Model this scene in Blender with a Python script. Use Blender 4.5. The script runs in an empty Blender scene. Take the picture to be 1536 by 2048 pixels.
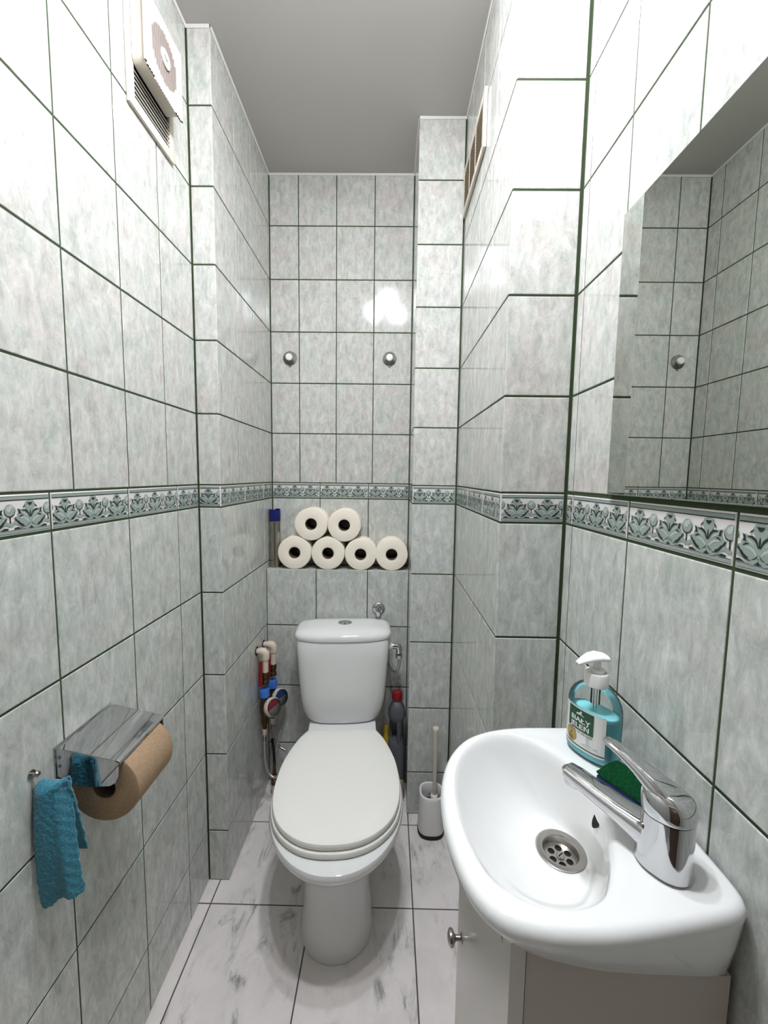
import bpy, bmesh, math, random
from mathutils import Vector, Matrix, Euler
random.seed(7)
PI = math.pi
SC = bpy.context.scene
COL = SC.collection

# ------------------------------------------------------------------ helpers
class MB:
    """collects geometry (world coordinates) and links it as one mesh object"""
    def __init__(self):
        self.v = []; self.f = []; self.m = []; self.uv = {}
    def add(self, verts, faces, mat=0, uvs=None):
        o = len(self.v)
        self.v += [tuple(p) for p in verts]
        for i, fc in enumerate(faces):
            if uvs: self.uv[len(self.f)] = uvs[i]
            self.f.append(tuple(o + k for k in fc)); self.m.append(mat)
    def from_bm(self, bm, mat=0):
        bm.verts.index_update()
        self.add([v.co.copy() for v in bm.verts], [[v.index for v in f.verts] for f in bm.faces], mat)
        bm.free()
    def box(self, x0, x1, y0, y1, z0, z1, mat=0, bev=0, seg=2, M=None):
        bm = bmesh.new()
        bmesh.ops.create_cube(bm, size=1)
        for v in bm.verts:
            v.co = Vector(((x0 + x1) / 2 + v.co.x * (x1 - x0), (y0 + y1) / 2 + v.co.y * (y1 - y0), (z0 + z1) / 2 + v.co.z * (z1 - z0)))
        if bev:
            bmesh.ops.bevel(bm, geom=list(bm.edges), offset=bev, segments=seg, profile=.5, affect='EDGES')
        if M: bm.transform(M)
        self.from_bm(bm, mat)
    def loft(self, rings, mat=0, cap0=True, cap1=True, closed=True):
        n = len(rings[0]); V = [p for r in rings for p in r]; F = []
        for i in range(len(rings) - 1):
            for j in range(n if closed else n - 1):
                k = (j + 1) % n
                F.append((i * n + j, i * n + k, (i + 1) * n + k, (i + 1) * n + j))
        if cap0: F.append(tuple(range(n - 1, -1, -1)))
        if cap1: F.append(tuple((len(rings) - 1) * n + j for j in range(n)))
        self.add(V, F, mat)
    def lathe(self, prof, M=None, n=32, mat=0, cap0=True, cap1=True):
        """prof: (r, z) from bottom to top around local Z"""
        rings = []
        for r, z in prof:
            ring = [Vector((r * math.cos(2 * PI * k / n), r * math.sin(2 * PI * k / n), z)) for k in range(n)]
            rings.append([M @ p for p in ring] if M else ring)
        self.loft(rings, mat, cap0, cap1)
    def sweep(self, path, sizes, n=12, mat=0, up=Vector((0, 0, 1)), power=2.0, caps=True):
        """elliptic section (w, h) carried along path; h follows up"""
        path = [Vector(p) for p in path]; rings = []
        nrm = None
        for i, p in enumerate(path):
            t = (path[min(i + 1, len(path) - 1)] - path[max(i - 1, 0)]).normalized()
            if up is not None:
                s = t.cross(up)
                if s.length < 1e-4: s = t.cross(Vector((1, 0, 0)))
                s.normalize(); u = s.cross(t).normalized()
            else:
                if nrm is None:
                    a = Vector((0, 0, 1)) if abs(t.z) < .8 else Vector((1, 0, 0))
                    s = t.cross(a).normalized()
                else:
                    s = (nrm - t * nrm.dot(t)).normalized()
                nrm = s; u = s.cross(t).normalized()
            w, h = sizes[i] if isinstance(sizes, list) else sizes
            ring = []
            for k in range(n):
                a = 2 * PI * k / n; c, d = math.cos(a), math.sin(a)
                e = 2 / power
                ring.append(p + s * w * math.copysign(abs(c) ** e, c) + u * h * math.copysign(abs(d) ** e, d))
            rings.append(ring)
        self.loft(rings, mat, caps, caps)
    def tube(self, path, r, n=10, mat=0, smooth=0):
        if smooth: path = catmull(path, smooth)
        rr = r if isinstance(r, list) else [r] * len(path)
        self.sweep(path, [(a, a) for a in rr], n, mat, up=None)
    def prism(self, poly, axis, a, b, mat=0):
        """poly of 2D points extruded from a to b along axis (x: (y,z), y: (x,z), z: (x,y))"""
        def mk(p, h):
            return {'x': (h, p[0], p[1]), 'y': (p[0], h, p[1]), 'z': (p[0], p[1], h)}[axis]
        n = len(poly)
        V = [mk(p, a) for p in poly] + [mk(p, b) for p in poly]
        F = [tuple(range(n - 1, -1, -1)), tuple(range(n, 2 * n))] + [(i, (i + 1) % n, n + (i + 1) % n, n + i) for i in range(n)]
        self.add(V, F, mat)
    def sphere(self, c, r, mat=0, n=16, sc=(1, 1, 1)):
        rings = []
        for i in range(1, n // 2):
            a = PI * i / (n // 2)
            rings.append([Vector((c[0] + sc[0] * r * math.sin(a) * math.cos(2 * PI * k / n), c[1] + sc[1] * r * math.sin(a) * math.sin(2 * PI * k / n), c[2] - sc[2] * r * math.cos(a))) for k in range(n)])
        self.loft(rings, mat)
    def build(self, name, mats, parent=None, smooth=True, ang=38, recalc=True):
        me = bpy.data.meshes.new(name)
        if parent is not None:
            inv = parent_matrix(parent).inverted()
            vs = [inv @ Vector(p) for p in self.v]
        else: vs = self.v
        me.from_pydata([tuple(p) for p in vs], [], self.f)
        if not isinstance(mats, (list, tuple)): mats = [mats]
        for m in mats: me.materials.append(m)
        me.polygons.foreach_set('material_index', self.m)
        if self.uv:
            ul = me.uv_layers.new(name='UVMap')
            for fi, uv in self.uv.items():
                p = me.polygons[fi]
                for k, li in enumerate(p.loop_indices): ul.data[li].uv = uv[k]
        if recalc:
            bm = bmesh.new(); bm.from_mesh(me)
            bmesh.ops.recalc_face_normals(bm, faces=bm.faces); bm.to_mesh(me); bm.free()
        if smooth:
            me.polygons.foreach_set('use_smooth', [True] * len(me.polygons))
            me.set_sharp_from_angle(angle=math.radians(ang))
        me.update()
        o = bpy.data.objects.new(name, me); COL.objects.link(o)
        if parent is not None: o.parent = parent
        return o

WM = {}
def parent_matrix(o):
    m = Matrix.Translation(o.location) @ o.rotation_euler.to_matrix().to_4x4()
    return parent_matrix(o.parent) @ m if o.parent else m
def thing(name, label, cat, loc=(0, 0, 0), rz=0, group=None):
    o = bpy.data.objects.new(name, None); COL.objects.link(o)
    o.empty_display_size = .03; o.location = loc; o.rotation_euler = (0, 0, rz)
    return tag(o, label, cat, group)
def tag(o, label, cat, group=None):
    o['label'] = label; o['category'] = cat
    if group: o['group'] = group
    return o
def struct(o):
    o['kind'] = 'structure'; return o
def copy_tree(o, parent=None):
    c = o.copy(); COL.objects.link(c)
    if parent is not None: c.parent = parent
    for ch in list(o.children): copy_tree(ch, c)
    return c
def catmull(P, k=6, closed=False):
    P = [Vector(p) for p in P]; n = len(P); out = []
    rng = range(n) if closed else range(n - 1)
    for i in rng:
        if closed: p0, p1, p2, p3 = P[(i - 1) % n], P[i], P[(i + 1) % n], P[(i + 2) % n]
        else: p0, p1, p2, p3 = P[max(i - 1, 0)], P[i], P[i + 1], P[min(i + 2, n - 1)]
        for j in range(k):
            t = j / k
            out.append(.5 * ((2 * p1) + (p2 - p0) * t + (2 * p0 - 5 * p1 + 4 * p2 - p3) * t * t + (3 * p1 - p0 - 3 * p2 + p3) * t ** 3))
    if not closed: out.append(P[-1])
    return out
def frame(origin, axis, up=(0, 0, 1)):
    """matrix whose local Z is axis"""
    z = Vector(axis).normalized(); u = Vector(up)
    x = u.cross(z)
    if x.length < 1e-4: x = Vector((1, 0, 0))
    x.normalize(); y = z.cross(x)
    M = Matrix((x, y, z)).transposed().to_4x4(); M.translation = Vector(origin)
    return M

# ------------------------------------------------------------------ materials
def lin(c):
    return tuple(((x / 255) / 12.92 if x / 255 <= .04045 else ((x / 255 + .055) / 1.055) ** 2.4) for x in c) + (1,)
def mat(name, col, rough=.5, metal=0, spec=.5, coat=0, trans=0, ior=1.45, emit=None, estr=0, sss=0, sheen=0, bump=None):
    m = bpy.data.materials.new(name); m.use_nodes = True
    nt = m.node_tree; b = nt.nodes['Principled BSDF']
    b.inputs['Base Color'].default_value = lin(col); b.inputs['Roughness'].default_value = rough
    b.inputs['Metallic'].default_value = metal; b.inputs['Specular IOR Level'].default_value = spec
    b.inputs['Coat Weight'].default_value = coat; b.inputs['Transmission Weight'].default_value = trans
    b.inputs['IOR'].default_value = ior
    if emit: b.inputs['Emission Color'].default_value = lin(emit); b.inputs['Emission Strength'].default_value = estr
    if sss: b.inputs['Subsurface Weight'].default_value = sss; b.inputs['Subsurface Radius'].default_value = (.01, .01, .01)
    if sheen: b.inputs['Sheen Weight'].default_value = sheen
    # every surface carries a little procedural unevenness
    tc = nt.nodes.new('ShaderNodeTexCoord'); nz = nt.nodes.new('ShaderNodeTexNoise')
    sc, st, dist = bump if bump else (40, .04, .001)
    nz.inputs['Scale'].default_value = sc; nz.inputs['Detail'].default_value = 3
    bp = nt.nodes.new('ShaderNodeBump'); bp.inputs['Strength'].default_value = st; bp.inputs['Distance'].default_value = dist
    nt.links.new(tc.outputs['Object'], nz.inputs['Vector']); nt.links.new(nz.outputs['Fac'], bp.inputs['Height'])
    nt.links.new(bp.outputs['Normal'], b.inputs['Normal'])
    return m
def ramp(nt, stops):
    r = nt.nodes.new('ShaderNodeValToRGB'); e = r.color_ramp.elements
    while len(e) < len(stops): e.new(.5)
    for i, (p, c) in enumerate(stops): e[i].position = p; e[i].color = lin(c)
    return r
def noise(nt, vec, scale, detail=4, rough=.6, dist=0):
    n = nt.nodes.new('ShaderNodeTexNoise'); n.inputs['Scale'].default_value = scale; n.inputs['Detail'].default_value = detail
    n.inputs['Roughness'].default_value = rough; n.inputs['Distortion'].default_value = dist
    nt.links.new(vec, n.inputs['Vector']); return n
def mapping(nt, vec, rot, scl):
    m = nt.nodes.new('ShaderNodeMapping'); m.inputs['Rotation'].default_value = (0, 0, rot); m.inputs['Scale'].default_value = scl
    nt.links.new(vec, m.inputs['Vector']); return m.outputs['Vector']
def mixc(nt, fac, a, b, mode='MIX'):
    m = nt.nodes.new('ShaderNodeMix'); m.data_type = 'RGBA'; m.blend_type = mode
    if isinstance(fac, float): m.inputs[0].default_value = fac
    else: nt.links.new(fac, m.inputs[0])
    for k, s in ((6, a), (7, b)):
        if isinstance(s, tuple): m.inputs[k].default_value = s
        else: nt.links.new(s, m.inputs[k])
    return m.outputs[2]
def tile_mat(name, stops, streak, tints, rot, tint_amt, rough, fr):
    m = bpy.data.materials.new(name); m.use_nodes = True; nt = m.node_tree; b = nt.nodes['Principled BSDF']
    uv = nt.nodes.new('ShaderNodeUVMap').outputs['UV']
    v1 = mapping(nt, uv, rot, (1, fr[1], 1))
    n1 = noise(nt, v1, fr[0], 12, .82, .5)
    r1 = ramp(nt, stops); nt.links.new(n1.outputs['Fac'], r1.inputs['Fac'])
    n2 = noise(nt, uv, 11, 4, .6, .4)
    r2 = ramp(nt, tints); nt.links.new(n2.outputs['Fac'], r2.inputs['Fac'])
    c = mixc(nt, tint_amt, r1.outputs['Color'], r2.outputs['Color'], 'MULTIPLY')
    v3 = mapping(nt, uv, rot * 1.35, (1, fr[3], 1))
    n3 = noise(nt, v3, fr[2], 6, .7, .6)
    r3 = ramp(nt, streak); nt.links.new(n3.outputs['Fac'], r3.inputs['Fac'])
    c = mixc(nt, .8, c, r3.outputs['Color'], 'SOFT_LIGHT')
    nt.links.new(c, b.inputs['Base Color'])
    b.inputs['Roughness'].default_value = rough; b.inputs['Specular IOR Level'].default_value = .5
    nb = noise(nt, uv, 14, 2, .5)
    bp = nt.nodes.new('ShaderNodeBump'); bp.inputs['Strength'].default_value = .10; bp.inputs['Distance'].default_value = .002
    nt.links.new(nb.outputs['Fac'], bp.inputs['Height']); nt.links.new(bp.outputs['Normal'], b.inputs['Normal'])
    return m
M = {}
M['tile_up'] = tile_mat('pale marbled tile', [(.36, (194, 195, 191)), (.50, (213, 213, 209)), (.62, (227, 225, 221))],
                        [(.38, (92, 92, 92)), (.5, (128, 128, 128)), (.62, (162, 162, 162))],
                        [(.36, (243, 249, 243)), (.5, (255, 255, 253)), (.64, (255, 247, 245))], -.45, .55, .09, (44, .55, 60, .26))
M['tile_low'] = tile_mat('grey green marbled tile', [(.34, (191, 194, 190)), (.50, (212, 214, 210)), (.64, (229, 230, 227))],
                         [(.36, (88, 89, 88)), (.5, (128, 128, 128)), (.64, (168, 168, 167))],
                         [(.36, (246, 251, 247)), (.5, (255, 255, 253)), (.64, (255, 251, 249))], -.28, .55, .10, (44, .45, 70, .22))
def floor_mat():
    m = bpy.data.materials.new('white veined floor tile'); m.use_nodes = True; nt = m.node_tree; b = nt.nodes['Principled BSDF']
    uv = nt.nodes.new('ShaderNodeUVMap').outputs['UV']
    n0 = noise(nt, uv, 9, 5, .6, .3)
    r0 = ramp(nt, [(.3, (226, 219, 216)), (.6, (240, 233, 229))]); nt.links.new(n0.outputs['Fac'], r0.inputs['Fac'])
    v = mapping(nt, uv, .85, (1, .38, 1))
    n1 = noise(nt, v, 16, 7, .7, .9)
    r1 = ramp(nt, [(.50, (0, 0, 0)), (.57, (130, 130, 130)), (.66, (255, 255, 255))]); nt.links.new(n1.outputs['Fac'], r1.inputs['Fac'])
    n2 = noise(nt, uv, 8, 3, .6, .2)
    r2 = ramp(nt, [(.42, (20, 20, 20)), (.56, (255, 255, 255))]); nt.links.new(n2.outputs['Fac'], r2.inputs['Fac'])
    f = mixc(nt, 1.0, r1.outputs['Color'], r2.outputs['Color'], 'MULTIPLY')
    c = mixc(nt, f, r0.outputs['Color'], lin((150, 146, 146)))
    nt.links.new(c, b.inputs['Base Color']); b.inputs['Roughness'].default_value = .22
    return m
M['floor'] = floor_mat()
M['grout'] = mat('dark green grout', (54, 68, 42), .9, bump=(300, .3, .001))
M['fgrout'] = mat('dark grey floor grout', (88, 82, 78), .9, bump=(300, .3, .001))
M['caulk'] = mat('white caulk', (225, 222, 216), .6)
M['b_white'] = mat('border ground glaze', (222, 218, 215), .12, bump=(200, .06, .001))
M['b_green'] = mat('border leaf glaze', (148, 160, 153), .12, bump=(200, .06, .001))
M['b_light'] = mat('border highlight glaze', (182, 191, 186), .12, bump=(200, .06, .001))
M['b_dark'] = mat('border shadow glaze', (38, 48, 43), .14)
M['ceil'] = mat('ceiling paint', (196, 192, 187), .85, bump=(160, .15, .001))
M['paint'] = mat('wall paint', (205, 200, 192), .8)
M['door'] = mat('brown door', (74, 54, 42), .45)
M['porc'] = mat('white porcelain', (232, 232, 230), .07, spec=.55, coat=.3, bump=(6, .01, .001))
M['seatp'] = mat('ivory seat plastic', (238, 236, 229), .13, spec=.5, bump=(8, .012, .001))
M['chrome'] = mat('chrome', (205, 205, 207), .06, metal=1, bump=(12, .01, .001))
M['steel'] = mat('brushed steel', (172, 168, 162), .27, metal=1)
M['hole'] = mat('dark hole', (14, 12, 11), .7)
M['wplast'] = mat('white plastic', (236, 235, 231), .3)
M['cream'] = mat('yellowed white plastic', (214, 206, 193), .42)
M['greyrib'] = mat('grey rotor plastic', (132, 120, 113), .5)
M['ribplate'] = mat('off white ribbed plastic', (206, 197, 190), .5)
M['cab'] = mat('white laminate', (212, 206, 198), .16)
M['cabside'] = mat('shade toned beige laminate', (196, 185, 174), .25)  # browner than the door laminate, partly darkened for the shade under the basin
M['cabedge'] = mat('white edging', (208, 202, 192), .35)
def paper_mat(name, a, b_):
    m = mat(name, a, .95, spec=.1, bump=(500, .35, .001)); nt = m.node_tree; b = nt.nodes['Principled BSDF']
    tc = nt.nodes.new('ShaderNodeTexCoord'); n = noise(nt, tc.outputs['Object'], 260, 3, .7)
    r = ramp(nt, [(.35, b_), (.6, a)]); nt.links.new(n.outputs['Fac'], r.inputs['Fac']); nt.links.new(r.outputs['Color'], b.inputs['Base Color'])
    return m
M['paper'] = paper_mat('cream toilet paper', (252, 243, 227), (247, 237, 218))
M['kraft'] = paper_mat('brown recycled paper', (176, 150, 122), (160, 134, 107))
M['card'] = mat('cardboard core', (96, 82, 68), .9)
def cloth_mat(name, a, b_):
    m = mat(name, a, .95, spec=.05, sheen=.5, bump=(900, .9, .002)); nt = m.node_tree; b = nt.nodes['Principled BSDF']
    tc = nt.nodes.new('ShaderNodeTexCoord'); n = noise(nt, tc.outputs['Object'], 420, 4, .8)
    r = ramp(nt, [(.35, b_), (.65, a)]); nt.links.new(n.outputs['Fac'], r.inputs['Fac']); nt.links.new(r.outputs['Color'], b.inputs['Base Color'])
    return m
M['teal'] = cloth_mat('teal terry cloth', (62, 150, 172), (28, 104, 126))
M['pad'] = cloth_mat('green scouring pad', (22, 82, 46), (8, 40, 22))
M['pad'].node_tree.nodes['Principled BSDF'].inputs['Sheen Weight'].default_value = 0
M['foam'] = mat('dark blue sponge foam', (58, 68, 122), .95, bump=(500, .8, .002))
M['rag'] = cloth_mat('beige cloth', (190, 168, 146), (160, 138, 118))
M['navy'] = mat('dark blue cap plastic', (24, 28, 104), .3)
M['can'] = mat('grey metal can', (168, 163, 154), .2, metal=.92)
M['redp'] = mat('red plastic', (146, 20, 30), .4)
M['reddark'] = mat('red enamel lever', (142, 20, 24), .4)
M['bluep'] = mat('blue plastic nut', (64, 118, 208), .4)
M['brass'] = mat('aged brass', (96, 72, 44), .4, metal=.8)
M['ppr'] = mat('cream pipe plastic', (226, 208, 190), .45)
M['dialred'] = mat('red meter dial', (132, 44, 54), .25)
M['dialblue'] = mat('blue meter dial', (36, 62, 112), .25)
M['dialgrey'] = mat('grey meter dial', (150, 152, 150), .2)
M['hose'] = mat('braided steel hose', (200, 200, 200), .35, metal=.9, bump=(700, .5, .001))
M['black'] = mat('black rubber', (22, 22, 23), .6)
M['bristle'] = mat('black bristles', (12, 12, 13), .8)
M['greyb'] = mat('grey bottle plastic', (88, 90, 96), .35)
M['yellow'] = mat('yellow bottle plastic', (190, 160, 40), .4)
M['lab_w'] = mat('white label', (226, 226, 222), .4)
M['lab_g'] = mat('green label', (22, 78, 50), .4)
M['lab_gold'] = mat('gold badge', (176, 148, 72), .4)
M['lab_d'] = mat('label print', (70, 80, 76), .5)
M['liquid'] = mat('aqua liquid soap', (138, 222, 230), .2)
M['brown'] = mat('brown grille plastic', (132, 116, 92), .6)
M['mirror'] = mat('silvered mirror', (196, 200, 194), .004, metal=1, bump=(1, 0, .001))
M['glassedge'] = mat('pale glass edge', (205, 214, 208), .2)
M['bulb'] = mat('lit bulb', (250, 252, 255), .3, emit=(242, 246, 254), estr=900)
def clear_mat(name, tint, f0):
    m = bpy.data.materials.new(name); m.use_nodes = True; nt = m.node_tree; nt.nodes.clear()
    o = nt.nodes.new('ShaderNodeOutputMaterial'); t = nt.nodes.new('ShaderNodeBsdfTransparent'); g = nt.nodes.new('ShaderNodeBsdfGlossy')
    t.inputs['Color'].default_value = tint; g.inputs['Roughness'].default_value = .05
    lw = nt.nodes.new('ShaderNodeFresnel'); lw.inputs['IOR'].default_value = f0
    tc = nt.nodes.new('ShaderNodeTexCoord'); n = noise(nt, tc.outputs['Object'], 30, 2)
    bp = nt.nodes.new('ShaderNodeBump'); bp.inputs['Strength'].default_value = .05; bp.inputs['Distance'].default_value = .001
    nt.links.new(n.outputs['Fac'], bp.inputs['Height']); nt.links.new(bp.outputs['Normal'], g.inputs['Normal'])
    mx = nt.nodes.new('ShaderNodeMixShader')
    nt.links.new(lw.outputs[0], mx.inputs[0]); nt.links.new(t.outputs[0], mx.inputs[1]); nt.links.new(g.outputs[0], mx.inputs[2])
    nt.links.new(mx.outputs[0], o.inputs['Surface']); return m
M['clear'] = clear_mat('clear plastic', (.97, .985, .985, 1), 1.35)
M['clearhook'] = clear_mat('clear suction plastic', (.84, .85, .84, 1), 1.4)

# ------------------------------------------------------------------ room data (metres)
XL, XL2, XR, XR2, XR3 = -.543, -.4798, .3723, .235, .0823
Y1, YB, YR1, YR2 = 1.1352, 1.6424, .8448, 1.398
YF = -.62
ZB, ZT, H1, H2, CE = 1.1665, 1.2298, .1989, .25, 2.4143
YBOX, ZBOX = 1.55, .8905
ROWS_LOW = [0, ZB - 4 * H2, ZB - 3 * H2, ZB - 2 * H2, ZB - H2, ZB]
ROWS_UP = [ZT + k * H1 for k in range(6)] + [CE - .004]
GD = .0012                                    # grout sits this far behind the glaze

def on(O, U, n):
    O, U, n = Vector(O), Vector(U), Vector(n)
    return lambda u, z, d=0: O + U * u + Vector((0, 0, z)) + n * d
def tile(mb, P, u0, u1, z0, z1, m):
    if u1 - u0 < .002 or z1 - z0 < .002: return
    ru, rv = random.uniform(-50, 50), random.uniform(-50, 50)
    rings = []
    for ins, d in ((0, -GD - .002), (0, -.0009), (.0005, -.0003), (.0017, 0)):
        rings.append([P(u0 + ins, z0 + ins, d), P(u1 - ins, z0 + ins, d), P(u1 - ins, z1 - ins, d), P(u0 + ins, z1 - ins, d)])
    V = [p for r in rings for p in r]
    uvc = [(ru, rv), (ru + u1 - u0, rv), (ru + u1 - u0, rv + z1 - z0), (ru, rv + z1 - z0)]
    F, UV = [], []
    for i in range(3):
        for j in range(4):
            k = (j + 1) % 4
            F.append((i * 4 + j, i * 4 + k, i * 4 + 4 + k, i * 4 + 4 + j)); UV.append([uvc[j], uvc[k], uvc[k], uvc[j]])
    F.append((12, 13, 14, 15)); UV.append(uvc)
    mb.add(V, F, m, UV)
def grid(mb, P, us, zs, m, g=.0033, ge0=None, ge1=None, gz=.0040, zlo=0):
    for i in range(len(us) - 1):
        a = us[i] + (ge0 if i == 0 and ge0 is not None else g / 2)
        b = us[i + 1] - (ge1 if i == len(us) - 2 and ge1 is not None else g / 2)
        for j in range(len(zs) - 1):
            tile(mb, P, a, b, zs[j] + gz / 2 + (zlo if j == 0 else 0), zs[j + 1] - gz / 2, m)
# --- border motif, drawn once in cell units (x: -.5*w..., y: 0..1), mirrored left/right
def stroke(pts, ws):
    pts = catmull([(x, y, 0) for x, y in pts], 4); n = len(pts); L, R = [], []
    for i, p in enumerate(pts):
        t = pts[min(i + 1, n - 1)] - pts[max(i - 1, 0)]; t.normalize(); q = i / (n - 1) * (len(ws) - 1)
        k = min(int(q), len(ws) - 2); w = ws[k] + (ws[k + 1] - ws[k]) * (q - k)
        L.append((p.x - t.y * w, p.y + t.x * w)); R.append((p.x + t.y * w, p.y - t.x * w))
    return [[L[i], L[i + 1], R[i + 1], R[i]] for i in range(n - 1)]
def ell(cx, cy, rx, ry, n=14, a0=0):
    return [(cx + rx * math.cos(2 * PI * k / n) * math.cos(a0) - ry * math.sin(2 * PI * k / n) * math.sin(a0),
             cy + rx * math.cos(2 * PI * k / n) * math.sin(a0) + ry * math.sin(2 * PI * k / n) * math.cos(a0)) for k in range(n)]
GRN, LGT, DRK = 3, 4, 5
MOTIF = []                                    # (poly, material, layer)
def both(polys, m, lay):
    for p in polys:
        MOTIF.append((p, m, lay)); MOTIF.append(([(-x, y) for x, y in p][::-1], m, lay))
both([ell(.14, .36, .185, .17)], GRN, 2)
both(stroke([(.04, .28), (.10, .36), (.19, .41), (.30, .41)], [.008, .020, .020, .004]), LGT, 3)
both(stroke([(.10, .46), (.18, .52), (.28, .56)], [.006, .018, .004]), LGT, 3)
both(stroke([(.43, .45), (.385, .365), (.33, .285), (.25, .215), (.14, .185)], [.003, .012, .020, .016, .004]), DRK, 4)
both(stroke([(.02, .30), (.06, .24), (.13, .21)], [.003, .009, .003]), DRK, 4)
both([[(.02, .30), (.08, .50), (.20, .62), (.36, .655), (.33, .57), (.37, .50), (.30, .42), (.15, .30)]], GRN, 2)
both([[(.24, .44), (.36, .47), (.44, .43), (.40, .36), (.33, .28), (.20, .26)]], GRN, 2)
MOTIF.append(([(-.03, .35), (.03, .35), (.10, .62), (.17, .72), (.12, .80), (-.12, .80), (-.17, .72), (-.10, .62)], GRN, 2))
MOTIF.append((ell(0, .80, .125, .05), GRN, 3))
both(stroke([(.0, .19), (.14, .17), (.28, .25), (.42, .30), (.54, .23)], [.05, .055, .045, .045, .035]), GRN, 3)
MOTIF.append((ell(.527, .62, .135, .15), GRN, 2)); MOTIF.append((ell(.50, .65, .06, .07), LGT, 3))
MOTIF.append((ell(.56, .70, .05, .05), LGT, 3))
both(stroke([(.02, .42), (.07, .54), (.15, .60), (.25, .605)], [.007, .020, .024, .004]), DRK, 4)
MOTIF += [(p, DRK, 4) for p in stroke([(0, .42), (0, .52), (0, .62)], [.012, .018, .003])]
MOTIF.append(([(-.08, .79), (.08, .79), (.03, .725), (0, .715), (-.03, .725)], DRK, 4))
both(stroke([(.20, .475), (.26, .475), (.32, .44)], [.005, .017, .005]), DRK, 4)
both([[(.29, .625), (.335, .64), (.315, .56), (.335, .53), (.26, .515)]], DRK, 4)
both(stroke([(.46, .43), (.40, .36), (.34, .33), (.29, .26), (.20, .22)], [.006, .014, .014, .03, .02]), DRK, 4)
both([[(.22, .14), (.46, .14), (.47, .18), (.36, .195), (.30, .165)]], DRK, 4)
MOTIF.append(([(-.085, .135), (.085, .135), (.03, .165), (0, .20), (-.03, .165)], DRK, 4))
MOTIF += [(p, DRK, 4) for p in stroke([(.39, .68), (.39, .58), (.44, .49), (.527, .465), (.61, .49), (.665, .58), (.665, .68)], [.003, .008, .012, .014, .012, .008, .003])]
MOTIF += [(p, DRK, 4) for p in stroke([(.527, .46), (.527, .38), (.53, .30)], [.018, .012, .02])]
both(stroke([(.13, .735), (.17, .70), (.20, .66)], [.004, .016, .004]), DRK, 4)
def clip(poly, a, b):
    for lim, sg in ((a, 1), (b, -1)):
        out = []
        for i in range(len(poly)):
            p, q = poly[i], poly[(i + 1) % len(poly)]
            ip, iq = (p[0] - lim) * sg >= 0, (q[0] - lim) * sg >= 0
            if ip: out.append(p)
            if ip != iq:
                t = (lim - p[0]) / (q[0] - p[0]); out.append((lim, p[1] + t * (q[1] - p[1])))
        poly = out
        if len(poly) < 3: return None
    return poly
def border(mb, P, us, g=.0032, ge0=None, ge1=None, start=None):
    z0, z1 = ZB + .0024, ZT - .0020; hh = z1 - z0; cw = .0640
    for i in range(len(us) - 1):
        a = us[i] + (ge0 if i == 0 and ge0 is not None else g / 2)
        b = us[i + 1] - (ge1 if i == len(us) - 2 and ge1 is not None else g / 2)
        if b - a < .004: continue
        tile(mb, P, a, b, z0, z1, 2)
        a += .0014; b -= .0014
        cnt = [0]
        def put(poly, m, lay):
            poly = clip(poly, a, b); cnt[0] += 1
            if poly: mb.add([P(u, z, .0001 + lay * .00016 + (cnt[0] % 40) * .000004) for u, z in poly], [tuple(range(len(poly)))], m)
        for lo, hi, m in ((.875, .945, GRN), (.848, .872, DRK), (.948, .958, DRK), (.045, .115, GRN), (.118, .128, DRK), (.034, .042, DRK)):
            put([(a, z0 + lo * hh), (b, z0 + lo * hh), (b, z0 + hi * hh), (a, z0 + hi * hh)], m, 1)
        k0 = math.floor((a - us[i]) / cw) - 1
        c0 = us[i] + cw * .45 if start is None else start
        for k in range(k0, k0 + int((b - a) / cw) + 4):
            for poly, m, lay in MOTIF:
                put([(c0 + k * cw + x * hh, z0 + y * hh) for x, y in poly], m, lay)
WALLM = [M['grout'], M['tile_up'], M['b_white'], M['b_green'], M['b_light'], M['b_dark'], M['tile_low'], M['caulk']]
UP, LOW = 1, 6
def caulk(mb, P, a, b):
    V = [P(a, CE - .007, .0006), P(b, CE - .007, .0006), P(b, CE - .0005, .004), P(a, CE - .0005, .004)]
    mb.add(V, [(0, 1, 2, 3)], 7)
def seq(start, step, lo, hi):
    out = []; x = start
    while x > lo: x -= step
    x += step
    while x < hi: out.append(x); x += step
    return out

# ---- left wall: near face, pilaster face, recessed side
mb = MB()
mb.box(XL - .06, XL - GD, YF, Y1 + .03, 0, CE)
mb.box(XL - .06, XL2 - GD, Y1 + GD, YB + .06, 0, CE)
P = on((XL, 0, 0), (0, 1, 0), (1, 0, 0))
up = [YF] + seq(.980, .1475, YF + .02, Y1 - .03) + [Y1]
lo = [YF] + seq(1.0215, .1938, YF + .02, Y1 - .03) + [Y1]
grid(mb, P, up, ROWS_UP, UP, ge1=.003); grid(mb, P, lo, ROWS_LOW, LOW, ge1=.003); border(mb, P, lo, ge1=.003); caulk(mb, P, YF, Y1)
P = on((0, Y1, 0), (1, 0, 0), (0, -1, 0))
grid(mb, P, [XL, XL2], ROWS_UP, UP, ge0=.003, ge1=.0008); grid(mb, P, [XL, XL2], ROWS_LOW, LOW, ge0=.003, ge1=.0008)
border(mb, P, [XL, XL2], ge0=.003, ge1=.0008, start=XL + .028); caulk(mb, P, XL, XL2)
P = on((XL2, 0, 0), (0, 1, 0), (1, 0, 0))
grid(mb, P, [Y1, 1.2835, 1.4320, 1.5805, YB], ROWS_UP, UP, ge0=.0016, ge1=.002)
grid(mb, P, [Y1, 1.3318, 1.5288, YB], ROWS_LOW, LOW, ge0=.0016, ge1=.002)
border(mb, P, [Y1, 1.3300, 1.5270, YB], ge0=.0016, ge1=.002); caulk(mb, P, Y1, YB)
struct(mb.build('wall_left', WALLM, smooth=False, recalc=False))

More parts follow.
